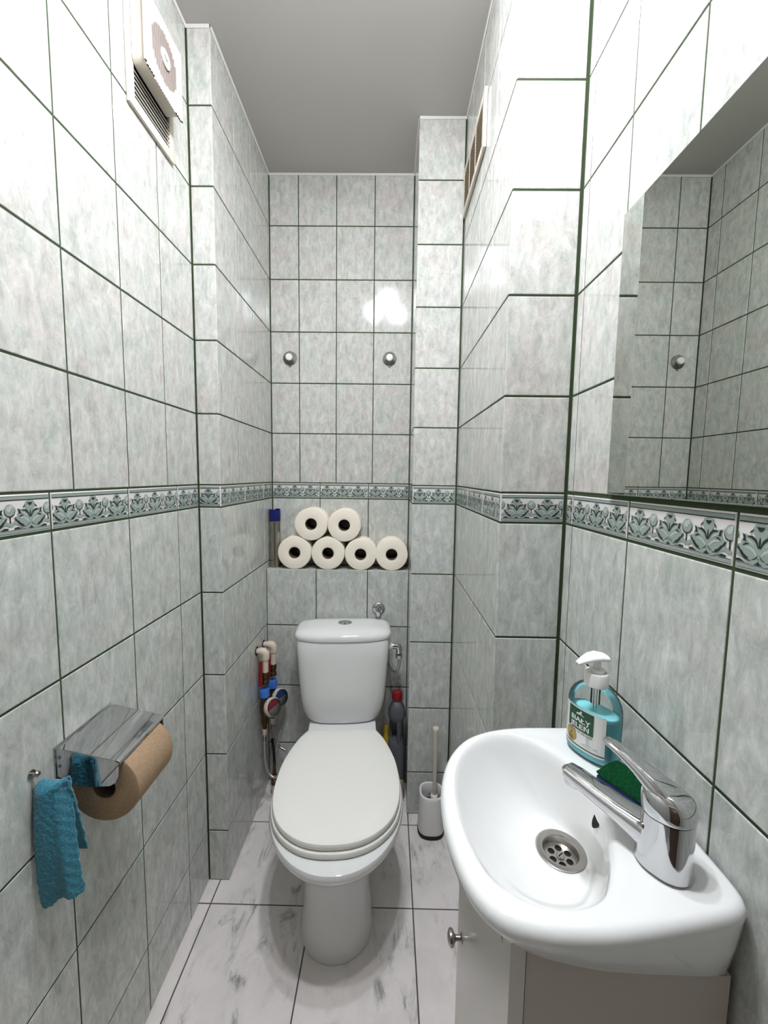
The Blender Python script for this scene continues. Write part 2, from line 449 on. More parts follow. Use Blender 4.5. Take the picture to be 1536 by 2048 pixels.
# ---- back wall
mb = MB(); mb.box(XL - .06, XR3 + .10, YB + GD, YB + .06, 0, CE)
P = on((0, YB, 0), (1, 0, 0), (0, -1, 0))
grid(mb, P, [XL2, -.3655, -.2173, -.0691, XR3], ROWS_UP, UP, ge0=.003, ge1=.003)
grid(mb, P, [XL2, -.2832, -.0839, XR3], [ZBOX, ZB], LOW, ge0=.003, ge1=.003)
border(mb, P, [XL2, -.2832, -.0839, XR3], ge0=.003, ge1=.003); caulk(mb, P, XL2, XR3)
struct(mb.build('wall_back', WALLM, smooth=False, recalc=False))

# ---- right wall: near face, near pilaster face, recess side, far pilaster face and its return
mb = MB()
mb.box(XR + GD, XR + .06, YF, YR1 + .03, 0, CE)
mb.box(XR2 + GD, XR + .06, YR1 + GD, YR2 + .06, 0, CE)
mb.box(XR3 + GD, XR2 + .06, YR2 + GD, YB + .06, 0, CE)
P = on((XR, 0, 0), (0, -1, 0), (-1, 0, 0))
ups = [-YR1, -.8165, -.6815, -.5320] + [-.532 + .1485 * k for k in range(1, 8)] + [-YF]
los = [-YR1, -.8120, -.6235, -.4297] + [-.4297 + .1938 * k for k in range(1, 6)] + [-YF]
grid(mb, P, ups, ROWS_UP, UP, g=.0030, ge0=.0045, gz=.0040, zlo=.0035); grid(mb, P, los, ROWS_LOW, LOW, g=.0034, ge0=.0045, gz=.0044)
border(mb, P, los, g=.0034, ge0=.0045); caulk(mb, P, -YR1, -YF)
P = on((0, YR1, 0), (1, 0, 0), (0, -1, 0))
grid(mb, P, [XR2, XR], ROWS_UP, UP, ge0=.001, ge1=.0045, gz=.0042); grid(mb, P, [XR2, XR], ROWS_LOW, LOW, ge0=.001, ge1=.0045, gz=.0042)
border(mb, P, [XR2, XR], ge0=.001, ge1=.0045, start=XR2 + .034); caulk(mb, P, XR2, XR)
P = on((XR2, 0, 0), (0, -1, 0), (-1, 0, 0))
grid(mb, P, [-YR2, -1.2950, -1.1465, -.9970, -YR1], ROWS_UP, UP, ge0=.004, ge1=.0016)
grid(mb, P, [-YR2, -1.2000, -1.0030, -YR1], ROWS_LOW, LOW, ge0=.004, ge1=.0016)
border(mb, P, [-YR2, -1.2000, -1.0030, -YR1], ge0=.004, ge1=.0016); caulk(mb, P, -YR2, -YR1)
P = on((0, YR2, 0), (1, 0, 0), (0, -1, 0))
grid(mb, P, [XR3, XR2], ROWS_UP, UP, ge0=.001, ge1=.004); grid(mb, P, [XR3, XR2], ROWS_LOW, LOW, ge0=.001, ge1=.004)
border(mb, P, [XR3, XR2], ge0=.001, ge1=.004, start=XR3 + .025); caulk(mb, P, XR3, XR2)
P = on((XR3, 0, 0), (0, -1, 0), (-1, 0, 0))
grid(mb, P, [-YB, -1.5464, -YR2], ROWS_UP, UP, ge0=.003, ge1=.0016); grid(mb, P, [-YB, -1.5464, -YR2], ROWS_LOW, LOW, ge0=.003, ge1=.0016)
border(mb, P, [-YB, -1.5464, -YR2], ge0=.003, ge1=.0016); caulk(mb, P, -YB, -YR2)
struct(mb.build('wall_right', WALLM, smooth=False, recalc=False))

# ---- wall behind the camera with its door, ceiling, floor
mb = MB(); mb.box(XL - .06, XR + .06, YF - .06, YF, 0, CE)
struct(mb.build('wall_front', M['paint'], smooth=False))
mb = MB(); mb.box(-.50, .33, YF + .001, YF + .035, .01, 2.10, bev=.004)
for z0, z1 in ((.15, .9), (1.05, 1.9)): mb.box(-.40, .23, YF + .034, YF + .042, z0, z1, bev=.003)
struct(mb.build('door_1', M['door']))
mb = MB(); mb.box(XL - .06, XR + .06, YF - .06, YB + .06, CE, CE + .06)
struct(mb.build('ceiling', M['ceil'], smooth=False))
mb = MB(); mb.box(XL - .06, XR + .06, YF - .06, YB + .06, -.06, -.0014)
P = lambda u, v, d=0: Vector((u, v, d))
fx = [XL - .02, -.5085, -.2096, .0872, .384, .42]
fy = [YF - .02] + seq(1.0668, .2825, YF, YB) + [YB + .02]
for i in range(len(fx) - 1):
    for j in range(len(fy) - 1):
        tile(mb, P, fx[i] + .0017, fx[i + 1] - .0017, fy[j] + .0017, fy[j + 1] - .0017, 1)
struct(mb.build('floor', [M['fgrout'], M['floor']], smooth=False, recalc=False))

# ---- boxed-in ledge behind the toilet
mb = MB(); mb.box(XL2 + .0005, XR3 - .0005, YBOX + GD, YB, .0, ZBOX - GD)
P = on((0, YBOX, 0), (1, 0, 0), (0, -1, 0))
grid(mb, P, [XL2, -.2835, -.0802, XR3], [0, .1656, .4120, .6630, ZBOX], 1, ge0=.002, ge1=.002)
P = lambda u, v, d=0: Vector((u, v, ZBOX + d))
for a, b in ((XL2, -.2835), (-.2835, -.0802), (-.0802, XR3)): tile(mb, P, a + .0012, b - .0012, YBOX + .0004, YB - .001, 1)
struct(mb.build('trim_1', [M['grout'], M['tile_low']], smooth=False, recalc=False))
#@@OBJECTS
# ================================================================== OBJECTS
def egg(hw, yf, yb, yc, z, nb=2.0, nf=2.05, n=56, ox=0):
    out = []
    for k in range(n):
        a = 2 * PI * k / n; c, s = math.cos(a), math.sin(a)
        e = 2 / (nf if s < 0 else nb)
        x = hw * math.copysign(abs(c) ** e, c)
        y = yc + ((yc - yf) if s < 0 else (yb - yc)) * math.copysign(abs(s) ** e, s)
        out.append(Vector((x + ox, y, z)))
    return out
def rrect(hx, hy, z, n=48, p=4.0, cx=0, cyy=0, bulge=0):
    out = []
    for k in range(n):
        a = 2 * PI * k / n; c, s = math.cos(a), math.sin(a); e = 2 / p
        x = hx * math.copysign(abs(c) ** e, c); y = hy * math.copysign(abs(s) ** e, s)
        if y < 0: y -= bulge * (1 - (x / hx) ** 2)
        out.append(Vector((cx + x, cyy + y, z)))
    return out
def xf(rings, M): return [[M @ p for p in r] for r in rings]

# ------------------------------------------------------------------ toilet
toi = thing('toilet', 'white close-coupled toilet with closed ivory lid in front of the tiled ledge', 'toilet', (-.162, 1.45, 0), .075)
TM = parent_matrix(toi)
mb = MB()
R = [egg(*a) for a in ((.101, -.527, -.06, -.42, 0), (.103, -.530, -.05, -.42, .008), (.095, -.522, -.05, -.42, .04), (.091, -.512, -.05, -.41, .10), (.090, -.508, -.05, -.41, .17),
     (.094, -.513, -.05, -.41, .21), (.106, -.528, -.06, -.41, .245), (.130, -.562, -.08, -.40, .275), (.156, -.600, -.10, -.40, .303), (.174, -.624, -.13, -.40, .330), (.182, -.634, -.15, -.40, .348),
     (.1835, -.636, -.16, -.40, .358), (.181, -.633, -.16, -.40, .366), (.174, -.624, -.165, -.40, .370), (.150, -.598, -.17, -.40, .371))]
mb.loft(xf(R, TM))
R = [rrect(hx, hy, z, p=5, cyy=-.065) for hx, hy, z in ((.085, .12, .20), (.100, .13, .26), (.118, .145, .32), (.122, .150, .352), (.120, .148, .358), (.112, .14, .360))]
mb.loft(xf(R, TM))
mb.build('bowl', M['porc'], toi)
HALF = [(0, -.168), (.06, -.168), (.106, -.169), (.116, -.176), (.138, -.216), (.158, -.275), (.170, -.33), (.1740, -.39), (.1725, -.435), (.164, -.482), (.146, -.525), (.117, -.559), (.08, -.583), (.04, -.595), (0, -.598)]
def seat_ring(ins, z, n=72, q=1.0, yc=-.39):
    half = catmull([(x, y, 0) for x, y in HALF], 5); pts = half + [Vector((-p.x, p.y, 0)) for p in half[::-1][1:-1]]
    out = []
    for p in pts:
        d = Vector((p.x, p.y - yc, 0)); L = d.length; k = max(0, (L - ins) / L) * q
        out.append(Vector((d.x * k, yc + d.y * k, z)))
    return out
def slab(grow, z0, z1, r, dome=0):
    R = [seat_ring(a - grow, z) for a, z in ((r * .9, z0), (r * .25, z0 + r * .25), (0, z0 + r), (0, z1 - r), (r * .3, z1 - r * .3), (r, z1))]
    for q in (.85, .6, .3, .05): R.append(seat_ring(r - grow, z1 + dome * (1 - q * q), q=q))
    return R
mb = MB(); mb.loft(xf(slab(.0045, .3735, .3890, .005), TM)); mb.build('seat', M['seatp'], toi)
mb = MB(); mb.loft(xf(slab(0, .3910, .4085, .006, .0025), TM))
for sx in (-.07, .07):
    mb.sweep([TM @ Vector((sx - .022, -.160, .386)), TM @ Vector((sx + .022, -.160, .386))], (.012, .012), 14)
mb.build('seat_lid', M['seatp'], toi)
mb = MB()
R = [rrect(hx, hy, z, p=p, cyy=.0035, bulge=b) for hx, hy, z, p, b in ((.105, .055, .360, 4, .004), (.118, .064, .3615, 4, .006), (.128, .070, .366, 4, .007), (.139, .0745, .382, 4.5, .008), (.149, .0765, .41, 5, .010),
     (.156, .0775, .45, 5, .011), (.161, .078, .52, 5.5, .012), (.1655, .0785, .60, 6, .012), (.1685, .079, .672, 6, .012), (.1675, .078, .674, 6, .012))]
mb.loft(xf(R, TM))
cis = mb.build('cistern', M['porc'], toi)
mb = MB()
R = [rrect(hx, hy, z, p=5, cyy=.0035, bulge=b) for hx, hy, z, b in ((.168, .077, .6745, .012), (.1735, .0815, .6765, .013), (.1758, .083, .682, .013), (.1758, .083, .690, .013), (.172, .080, .697, .012), (.158, .072, .704, .011), (.12, .055, .7095, .007), (.07, .03, .7115, .003), (.01, .005, .712, 0))]
mb.loft(xf(R, TM)); mb.build('cistern_lid', M['porc'], cis)
mb = MB(); Mb = TM @ Matrix.Translation((0.005, .006, .7095))
mb.lathe([(.026, 0), (.026, .004), (.0235, .0065), (.020, .0065), (.019, .005), (.018, .0075), (.010, .009), (.001, .0095)], Mb @ Matrix.Scale(.72, 4, (0, 1, 0)), 36)
mb.build('flush_button', M['chrome'], cis)

# cistern water inlet: elbow and braided hose
inl = thing('water_inlet', 'chrome elbow with bent braided hose on the right side of the cistern', 'pipe fitting', (.012, 1.45, .628))
mb = MB(); mb.lathe([(.013, -.002), (.013, .008), (.010, .010), (.010, .016)], frame((.010, 1.45, .628), (1, 0, 0)), 20); mb.build('washer', M['wplast'], inl)
mb = MB(); mb.tube([(.022, 1.45, .628), (.036, 1.45, .628), (.043, 1.45, .626), (.046, 1.45, .618), (.046, 1.45, .596)], [.0105, .011, .012, .011, .010], 16)
mb.lathe([(.0115, 0), (.0125, .003), (.0125, .016), (.0115, .019)], frame((.046, 1.45, .582), (0, 0, 1)), 6)
mb.build('elbow', M['chrome'], inl)
mb = MB(); mb.tube([(.046, 1.45, .586), (.047, 1.45, .560), (.043, 1.452, .537), (.033, 1.462, .522), (.018, 1.495, .519), (0.0, 1.5432, .53), (-.02, 1.5432, .56), (-.03, 1.5432, .60)], .0055, 12, smooth=5)
mb.build('hose', M['hose'], inl)
val = thing('stop_valve', 'chrome stop valve on a round rosette above the cistern lid', 'valve', (-.035, YBOX, .737))
mb = MB(); mb.lathe([(.0255, .0005), (.0255, .002), (.021, .007), (.012, .009)], frame((-.035, YBOX, .737), (0, -1, 0)), 32); mb.build('rosette', M['chrome'], val)
mb = MB(); mb.lathe([(.010, .006), (.010, .018)], frame((-.035, YBOX, .737), (0, -1, 0)), 20); mb.sphere((-.035, YBOX - .018, .737), .0115, n=16)
mb.lathe([(.0072, 0), (.0072, .006), (.0098, .007), (.0098, .017), (.0075, .019), (.0075, .030)], frame((-.035, YBOX - .0125, .7045), (0, 0, 1)), 12)
mb.build('valve_body', M['steel'], val)
mb = MB(); mb.sweep([(-.035, YBOX - .025, .759), (-.035, YBOX - .031, .744), (-.035, YBOX - .032, .728), (-.035, YBOX - .029, .717)], [(.004, .003), (.0085, .004), (.0095, .004), (.006, .003)], 16, up=Vector((0, -1, 0)))
mb.build('valve_handle', M['chrome'], val)
mb = MB(); mb.tube([(-.035, YBOX - .0110, .706), (-.035, YBOX - .0066, .69), (-.035, YBOX - .0066, .60)], .005, 10, smooth=3); mb.build('hose', M['hose'], val)

# ------------------------------------------------------------------ toilet rolls on the ledge
def roll_mesh(kind, paper, core, loc, r, L, rc, label, group, rz=0):
    """stands with its axis along y; loc is the lowest point of the front face"""
    t = thing(kind, label, 'toilet roll', loc, 0, group)
    F0 = frame((loc[0], loc[1], loc[2] + r), (0, 1, 0))
    mb = MB(); n = 56; rings = []
    for rr, yy in ((rc, .001), (rc + .002, 0), (r * .6, .0004), (r - .003, 0), (r - .0008, .001), (r, .003), (r, L - .003), (r - .001, L - .001), (r - .003, L), (rc + .002, L), (rc, L - .001)):
        ring = []
        for k in range(n):
            a = 2 * PI * k / n
            w = 1 + (.006 * math.sin(2 * a + r * 900) + .004 * math.sin(3 * a + L * 500)) * (rr > rc + .003)
            if rr > rc + .01 and math.sin(a) > .985: w *= .995
            ring.append(F0 @ Vector((rr * w * math.cos(a), rr * w * math.sin(a), yy)))
        rings.append(ring)
    mb.loft(rings, cap0=False, cap1=False); V = len(mb.v)
    mb.loft([rings[-1], rings[0]], cap0=False, cap1=False)
    mb.build('paper', paper, t)
    mb = MB(); mb.loft([[F0 @ Vector((q * math.cos(2 * PI * k / 32), q * math.sin(2 * PI * k / 32), y)) for k in range(32)] for q, y in ((rc - .0004, .002), (rc - .0004, L - .002), (rc - .0016, L - .002), (rc - .0016, .002), (rc - .0004, .002))], cap0=False, cap1=False)
    mb.build('core', core, t)
    return t
GR = 'cream toilet rolls stacked on the ledge'
rolls = [(-.3690, 0, .0655, 'cream toilet roll on the ledge beside the air freshener can, leftmost of bottom row'),
         (-.2370, 0, .0650, 'cream toilet roll on the ledge, second from left in bottom row'),
         (-.1085, 0, .0625, 'cream toilet roll on the ledge, third from left in bottom row'),
         (.0140, 0, .0635, 'cream toilet roll on the ledge against the right pilaster, nothing on top of it')]
for x, _, r, lb in rolls: roll_mesh('toilet_roll', M['paper'], M['card'], (x, YBOX + .002, ZBOX), r, .0875, .0232, lb, GR)
roll_mesh('toilet_roll', M['paper'], M['card'], (-.3035, YBOX + .002, 1.0060), .0640, .0875, .0232, 'cream toilet roll on top of the stack, the left one of two', GR)
roll_mesh('toilet_roll', M['paper'], M['card'], (-.1735, YBOX + .002, 1.0030), .0645, .0875, .0232, 'cream toilet roll on top of the stack, the right one of two', GR)

can = thing('air_freshener_can', 'slim grey aerosol can with navy blue cap standing in the left corner of the ledge', 'spray can', (-.4560, 1.592, ZBOX))
Fc = frame((-.4560, 1.592, ZBOX), (0, 0, 1))
mb = MB(); mb.lathe([(.0195, 0), (.0215, .002), (.0218, .006), (.0215, .008), (.0215, .182), (.0218, .185), (.019, .190)], Fc, 36); mb.build('can_body', M['can'], can)
mb = MB(); n = 48; R = []
for q, z0, amp in ((.0212, .186, 0), (.0225, .188, 0), (.0225, .215, 0), (.0222, .234, 1), (.0212, .2345, 1), (.0205, .226, .7), (.004, .226, 0)):
    R.append([Fc @ Vector((q * math.cos(2 * PI * k / n), q * math.sin(2 * PI * k / n), z0 - amp * .007 * max(0, math.sin(2 * (2 * PI * k / n) + 3.1)) ** 1.0)) for k in range(n)])
mb.loft(R); mb.build('cap', M['navy'], can)

# ------------------------------------------------------------------ suction hooks on the back wall
def hook(x, z, label):
    t = thing('suction_hook', label, 'hook', (x, YB, z), 0, 'clear suction hooks on the back wall')
    Fh = frame((x, YB, z), (0, -1, 0))
    mb = MB(); mb.lathe([(.0275, .0005), (.0275, .0018), (.022, .004), (.012, .009), (.010, .012)], Fh, 40)
    mb.sphere((x, YB - .0015, z - .031), .005, n=10, sc=(1, .3, 1)); mb.build('suction_cup', M['clearhook'], t)
    mb = MB(); mb.lathe([(.009, .010), (.0125, .012), (.0135, .016), (.0135, .021), (.0115, .0235), (.001, .0245)], Fh, 32); mb.build('knob', M['wplast'], t)
    mb = MB(); mb.sweep([(x - .014, YB - .013, z - .009), (x - .008, YB - .015, z - .018), (x, YB - .016, z - .021), (x + .008, YB - .015, z - .018), (x + .014, YB - .013, z - .009)], (.0018, .0018), 10, up=Vector((0, -1, 0)))
    mb.build('hook_arm', M['clearhook'], t)
hook(-.4020, 1.7245, 'clear suction hook with white knob on back wall, the left one near the recess corner')
hook(-.0050, 1.7260, 'clear suction hook with white knob on back wall, the right one under a lamp reflection')

# ------------------------------------------------------------------ extractor fan and vents
fan = thing('extractor_fan', 'white ribbed extractor fan with open louvre below it, high on left wall', 'fan', (XL, .958, 2.012))
mb = MB(); y0, y1, z0, z1 = .874, 1.046, 2.012, 2.262
fx0, fx1 = XL + .0005, XL + .008
ly0, ly1, lz0, lz1 = .893, 1.026, 2.034, 2.250
mb.box(fx0, fx1, y0, ly0, z0, z1, bev=.002); mb.box(fx0, fx1, ly1, y1, z0, z1, bev=.002)
mb.box(fx0, fx1, ly0 - .001, ly1 + .001, z0, lz0, bev=.002); mb.box(fx0, fx1, ly0 - .001, ly1 + .001, lz1, z1, bev=.002)
frm = mb.build('frame', M['cream'], fan)
mb = MB(); mb.box(XL + .0004, XL + .0012, ly0, ly1, lz0, lz1); mb.build('duct_opening', M['hole'], fan, smooth=False)
for k in range(6):
    z = lz0 + .0055 + k * .0092
    mb = MB(); mb.prism([(XL + .0056, z - .0006), (XL + .0072, z - .0009), (XL + .0076, z + .0005), (XL + .0060, z + .0008)], 'y', ly0, ly1)
    mb.build('louvre_slat', M['cream'], fan)
mb = MB(); hb0, hb1, hz0, hz1 = .885, 1.020, 2.092, 2.228
bm = bmesh.new(); bmesh.ops.create_cube(bm, size=1)
for v in bm.verts: v.co = Vector((XL + .0245 + v.co.x * .031, (hb0 + hb1) / 2 + v.co.y * (hb1 - hb0), (hz0 + hz1) / 2 + v.co.z * (hz1 - hz0)))
ed = [e for e in bm.edges if abs((e.verts[0].co - e.verts[1].co).normalized().x) > .9]
bmesh.ops.bevel(bm, geom=ed, offset=.016, segments=6, profile=.5, affect='EDGES'); mb.from_bm(bm)
mb.build('housing', M['cream'], fan)
# ribbed front plate: half round ribs side by side, darker where the rotor shows
mb = MB(); nr = 22; py0, py1, pz0, pz1 = .877, 1.026, 2.085, 2.236; px = XL + .040; cyp, czp = (py0 + py1) / 2, (pz0 + pz1) / 2
wr = (py1 - py0) / nr; zs = [pz0 + (pz1 - pz0) * k / 44 for k in range(45)]
for i in range(nr):
    ya = py0 + i * wr; yc = ya + wr / 2
    drop = .006 * min(1, abs(i - (nr - 1) / 2) / (nr / 2)) ** 6
    prof = [(ya, 0)] + [(yc + wr / 2 * math.cos(PI - PI * k / 6), .0012 + .0026 * math.sin(PI * k / 6)) for k in range(7)] + [(ya + wr, 0)]
    for k in range(44):
        if zs[k] < pz0 + drop - .0001 and k < 2: continue
        d = math.hypot(yc - cyp, (zs[k] + zs[k + 1]) / 2 - czp)
        V = [(px + h - .002, y, zs[k]) for y, h in prof] + [(px + h - .002, y, zs[k + 1]) for y, h in prof]
        nn = len(prof)
        F = [(a, a + 1, nn + a + 1, nn + a) for a in range(nn - 1)] + [(nn - 1, 0, nn, 2 * nn - 1)]
        if k == 0: F.append(tuple(range(nn)))
        if k == 43: F.append(tuple(range(2 * nn - 1, nn - 1, -1)))
        mb.add(V, F, 1 if .017 < d < .050 else 0)
mb.build('front_plate', [M['ribplate'], M['greyrib']], fan)
mb = MB(); Fb = frame((px + .0015, cyp, czp), (1, 0, 0)); mb.lathe([(.0175, 0), (.0175, .0025), (.0155, .0035), (.014, .0028), (.001, .0028)], Fb, 32)
bdg = mb.build('badge', M['ribplate'], fan)
mb = MB(); mb.sweep([(px + .0045, cyp - .006, czp + .004), (px + .0045, cyp, czp - .002), (px + .0045, cyp + .006, czp + .001)], (.0016, .0006), 8, up=Vector((1, 0, 0))); mb.build('emblem', M['greyrib'], bdg)

ven = thing('vent_grille', 'white framed vent grille with brown slats, high on right recess wall', 'vent', (XR2, 1.245, 2.10))
mb = MB(); a0, a1, b0, b1 = 1.098, 1.386, 2.098, 2.240; xo, xi = XR2 - .0085, XR2 - .0005
mb.box(xo, xi, a0, a0 + .022, b0, b1, bev=.002); mb.box(xo, xi, a1 - .018, a1, b0, b1, bev=.002)
mb.box(xo, xi, a0 + .02, a1 - .016, b0, b0 + .018, bev=.002); mb.box(xo, xi, a0 + .02, a1 - .016, b1 - .018, b1, bev=.002)
mb.build('frame', M['cream'], ven)
mb = MB(); mb.box(xi - .002, xi - .001, a0 + .02, a1 - .016, b0 + .016, b1 - .016); mb.build('duct_opening', M['hole'], ven, smooth=False)
for k in range(13):
    z = b0 + .021 + k * .0078
    mb = MB(); mb.prism([(xi - .002, z + .004), (xo + .001, z - .001), (xo + .0002, z + .0006), (xi - .0028, z + .0056)], 'y', a0 + .021, a1 - .017)
    mb.build('louvre_slat', M['brown'], ven)
for k in (1, 2):
    y = a0 + .021 + (a1 - a0 - .038) * k / 3
    mb = MB(); mb.box(xo - .0002, xo + .0012, y - .002, y + .002, b0 + .017, b1 - .017); mb.build('bar', M['cream'], ven)
# ------------------------------------------------------------------ washbasin
ZR = .842
C0 = catmull([Vector((x, y, 0)) for x, y in ((.3695, .500), (.3695, .575), (.3695, .640), (.352, .651), (.29, .6515), (.22, .649), (.165, .636), (.125, .612), (.096, .573), (.079, .524), (.0735, .474), (.0765, .424), (.088, .379),
     (.110, .350), (.145, .3375), (.20, .3355), (.25, .3405), (.305, .3495), (.345, .3575), (.364, .3675), (.3695, .385), (.3695, .43))], 6, True)
C1 = catmull([Vector((x, y, 0)) for x, y in ((.289, .500), (.2835, .540), (.268, .578), (.238, .612), (.205, .6265), (.172, .622), (.140, .602), (.113, .569), (.097, .522), (.0935, .470), (.099, .425), (.113, .388),
     (.143, .3645), (.185, .3580), (.222, .3680), (.246, .392), (.266, .424), (.282, .460))], 6, True)
CC = Vector((.200, .487, 0)); DR = Vector((.2450, .5140, 0))
def polar(C, a):
    d = Vector((math.cos(a), math.sin(a), 0)); best = 0
    for i in range(len(C)):
        p, q = C[i] - CC, C[(i + 1) % len(C)] - CC; e = q - p
        den = d.x * e.y - d.y * e.x
        if abs(den) < 1e-12: continue
        t = (p.x * e.y - p.y * e.x) / den; s = (p.x * d.y - p.y * d.x) / den
        if -1e-6 <= s <= 1 + 1e-6 and t > best: best = t
    return best
NB = 128; AN = [2 * PI * k / NB for k in range(NB)]
R0 = [polar(C0, a) for a in AN]; R1 = [polar(C1, a) for a in AN]
def pt(a, r, z): return Vector((CC.x + r * math.cos(a), CC.y + r * math.sin(a), z))
def skirt(x): return .812 - max(0, min(1, (x - .11) / .25)) * .060
rings = []
def outer(off, z, wall_fix=True):
    out = []
    for a, r in zip(AN, R0):
        p = pt(a, r - off, z)
        out.append(p)
    return out
def apron(off, q):
    out = []
    for a, r in zip(AN, R0):
        p = pt(a, r - off, 0); zb = skirt(p.x); p.z = zb + (.825 - zb) * q; out.append(p)
    return out
def bowl(t, drop=0, grow=0):
    out = []
    for a, r1 in zip(AN, R1):
        e = pt(a, r1 - .006 + grow, 0); dd = DR + Vector((math.cos(a), math.sin(a), 0)) * .0325
        p = e.lerp(dd, t); p.z = .8325 - .0845 * (1 - (1 - t) ** 2.3) - drop; out.append(p)
    return out
for t in (1.0, .8, .6, .4, .25, .1): rings.append(bowl(t, .013, .004))
rings.append([pt(a, min(r1 + .004, r0 - .026), .800) for a, r0, r1 in zip(AN, R0, R1)])
rings.append(apron(.022, 0)); rings.append(apron(.014, .02)); rings.append(apron(.0095, .12)); rings.append(apron(.0045, .55))
rings.append(outer(.0008, .824)); rings.append(outer(0, .830)); rings.append(outer(.0012, .8355)); rings.append(outer(.0045, .8398)); rings.append(outer(.010, .8420))
# deck: from the lip to the bowl edge
for q in (.35, .7, .92):
    rings.append([pt(a, (r0 - .010) * (1 - q) + (r1 + .002) * q, .8420 - .0022 * math.sin(PI * q) * min(1, (r0 - r1) / .05)) for a, r0, r1 in zip(AN, R0, R1)])
for d, z in ((.000, .8405), (-.003, .8375), (-.006, .8325)):
    rings.append([pt(a, r1 + d, z) for a, r1 in zip(AN, R1)])
ND = 14
for i in range(1, ND + 1):
    t = i / ND; ring = []
    for a, r1 in zip(AN, R1):
        e = pt(a, r1 - .006, 0); dd = DR + Vector((math.cos(a), math.sin(a), 0)) * .0325
        p = e.lerp(dd, t); p.z = .8325 - .0845 * (1 - (1 - t) ** 2.3)
        ring.append(p)
    rings.append(ring)
ZD = .8325 - .0845
rings.append([DR + Vector((math.cos(a), math.sin(a), 0)) * .0300 + Vector((0, 0, ZD - .0015)) for a in AN])
rings.append([DR + Vector((math.cos(a), math.sin(a), 0)) * .0295 + Vector((0, 0, ZD - .012)) for a in AN])
bas = thing('washbasin', 'small white rounded washbasin on the right wall with single tap hole', 'washbasin', (.3695, .49, .76))
mb = MB(); mb.loft(rings, cap0=True, cap1=True); mb.build('basin', M['porc'], bas, ang=50)
FD = frame((DR.x, DR.y, ZD), (0, 0, 1))
mb = MB(); mb.lathe([(.0300, -.0008), (.0325, .0002), (.0328, .0012), (.030, .0022), (.024, .0012), (.0222, -.001), (.0212, -.009), (.0205, -.010)], FD, 48, cap0=False, cap1=False)
drn = mb.build('drain', M['steel'], bas)
bm = bmesh.new()
ca = bmesh.ops.create_circle(bm, cap_ends=False, radius=.0212, segments=48, matrix=FD @ Matrix.Translation((0, 0, -.009)))
for k in range(6):
    a = 2 * PI * k / 6 + .35
    bmesh.ops.create_circle(bm, cap_ends=False, radius=.0046, segments=20, matrix=FD @ Matrix.Translation((.0125 * math.cos(a), .0125 * math.sin(a), -.009)))
bmesh.ops.triangle_fill(bm, use_beauty=True, use_dissolve=False, edges=list(bm.edges))
mb = MB(); mb.from_bm(bm); mb.build('strainer', M['steel'], drn, smooth=False)
mb = MB(); mb.lathe([(.0205, -.0115), (.0205, -.011)], FD, 32); mb.build('drain_throat', M['hole'], drn)
mb = MB(); mb.lathe([(.0052, -.009), (.0052, -.0072), (.0045, -.0065), (.0005, -.0062)], FD, 24); mb.box(-.0045, .0045, -.0007, .0007, -.0066, -.0060, 1, M=FD @ Matrix.Rotation(.6, 4, 'Z'))
mb.build('screw', [M['steel'], M['hole']], drn)
mb = MB(); FO = frame((.2838, .4960, .8130), (-1, .05, .45)); mb.lathe([(.0062, -.002), (.0076, .0014), (.0005, .0005)], FO @ Matrix.Scale(1.9, 4, (0, 1, 0)), 28)
mb.build('overflow', M['hole'], bas)

# ------------------------------------------------------------------ mixer tap
tap = thing('mixer_tap', 'chrome single lever mixer tap on the washbasin deck', 'tap', (.3060, .4080, .842), 0)
D = Vector((-.60, .80, 0)).normalized(); Sd = Vector((D.y, -D.x, 0)); B = Vector((.3070, .4080, .8425)); U = Vector((0, 0, 1))
def T(f, s, z): return B + D * f + Sd * s + U * z
def sec(f, z, wx, wy, p=2.3, n=40, tilt=0):
    out = []
    for k in range(n):
        a = 2 * PI * k / n; c, d = math.cos(a), math.sin(a); e = 2 / p
        x = wx * math.copysign(abs(c) ** e, c); y = wy * math.copysign(abs(d) ** e, d)
        out.append(T(f + x, y, z + tilt * x))
    return out
mb = MB()
mb.loft([sec(0, 0, .0265, .0245), sec(0, .0012, .0275, .0255), sec(0, .005, .0268, .0248), sec(.000, .018, .0256, .0240), sec(-.001, .038, .0246, .0236), sec(-.0015, .055, .0243, .0234, tilt=-.05), sec(-.0015, .060, .0240, .0232, tilt=-.10)])
bod = mb.build('tap_body', M['chrome'], tap)
mb = MB()
path = [T(.004, 0, .023), T(.022, 0, .026), T(.046, 0, .0295), (T(.074, 0, .0335)), T(.098, 0, .0370), T(.111, 0, .0385), T(.1165, 0, .0385)]
mb.sweep(path, [(.0195, .0185), (.0185, .0155), (.0165, .0110), (.0152, .0095), (.0145, .0090), (.0125, .0078), (.006, .003)], 28, power=2.6)
spo = mb.build('spout', M['chrome'], tap)
mb = MB(); Fa = frame(T(.103, 0, .0330), U * -1 + D * .12); mb.lathe([(.0112, -.004), (.0112, .006), (.0106, .0085), (.009, .009), (.0085, .007), (.001, .007)], Fa, 28); mb.build('aerator', M['chrome'], spo)
mb = MB()
mb.loft([sec(-.0015, .0615, .0246, .0238, tilt=-.10), sec(-.0015, .064, .0254, .0246, tilt=-.10), sec(-.0005, .071, .0252, .0244, tilt=-.12), sec(.001, .0785, .0238, .0228, tilt=-.08), sec(.003, .084, .0205, .0192, tilt=.04), sec(.005, .0875, .0155, .014, tilt=.12), sec(.007, .0895, .006, .006, tilt=.1)])
path = [T(-.010, 0, .072), T(.002, 0, .0795), T(.016, 0, .0868), T(.030, 0, .0935), T(.046, 0, .1000), T(.058, 0, .1038), T(.066, 0, .1052), T(.069, 0, .1054)]
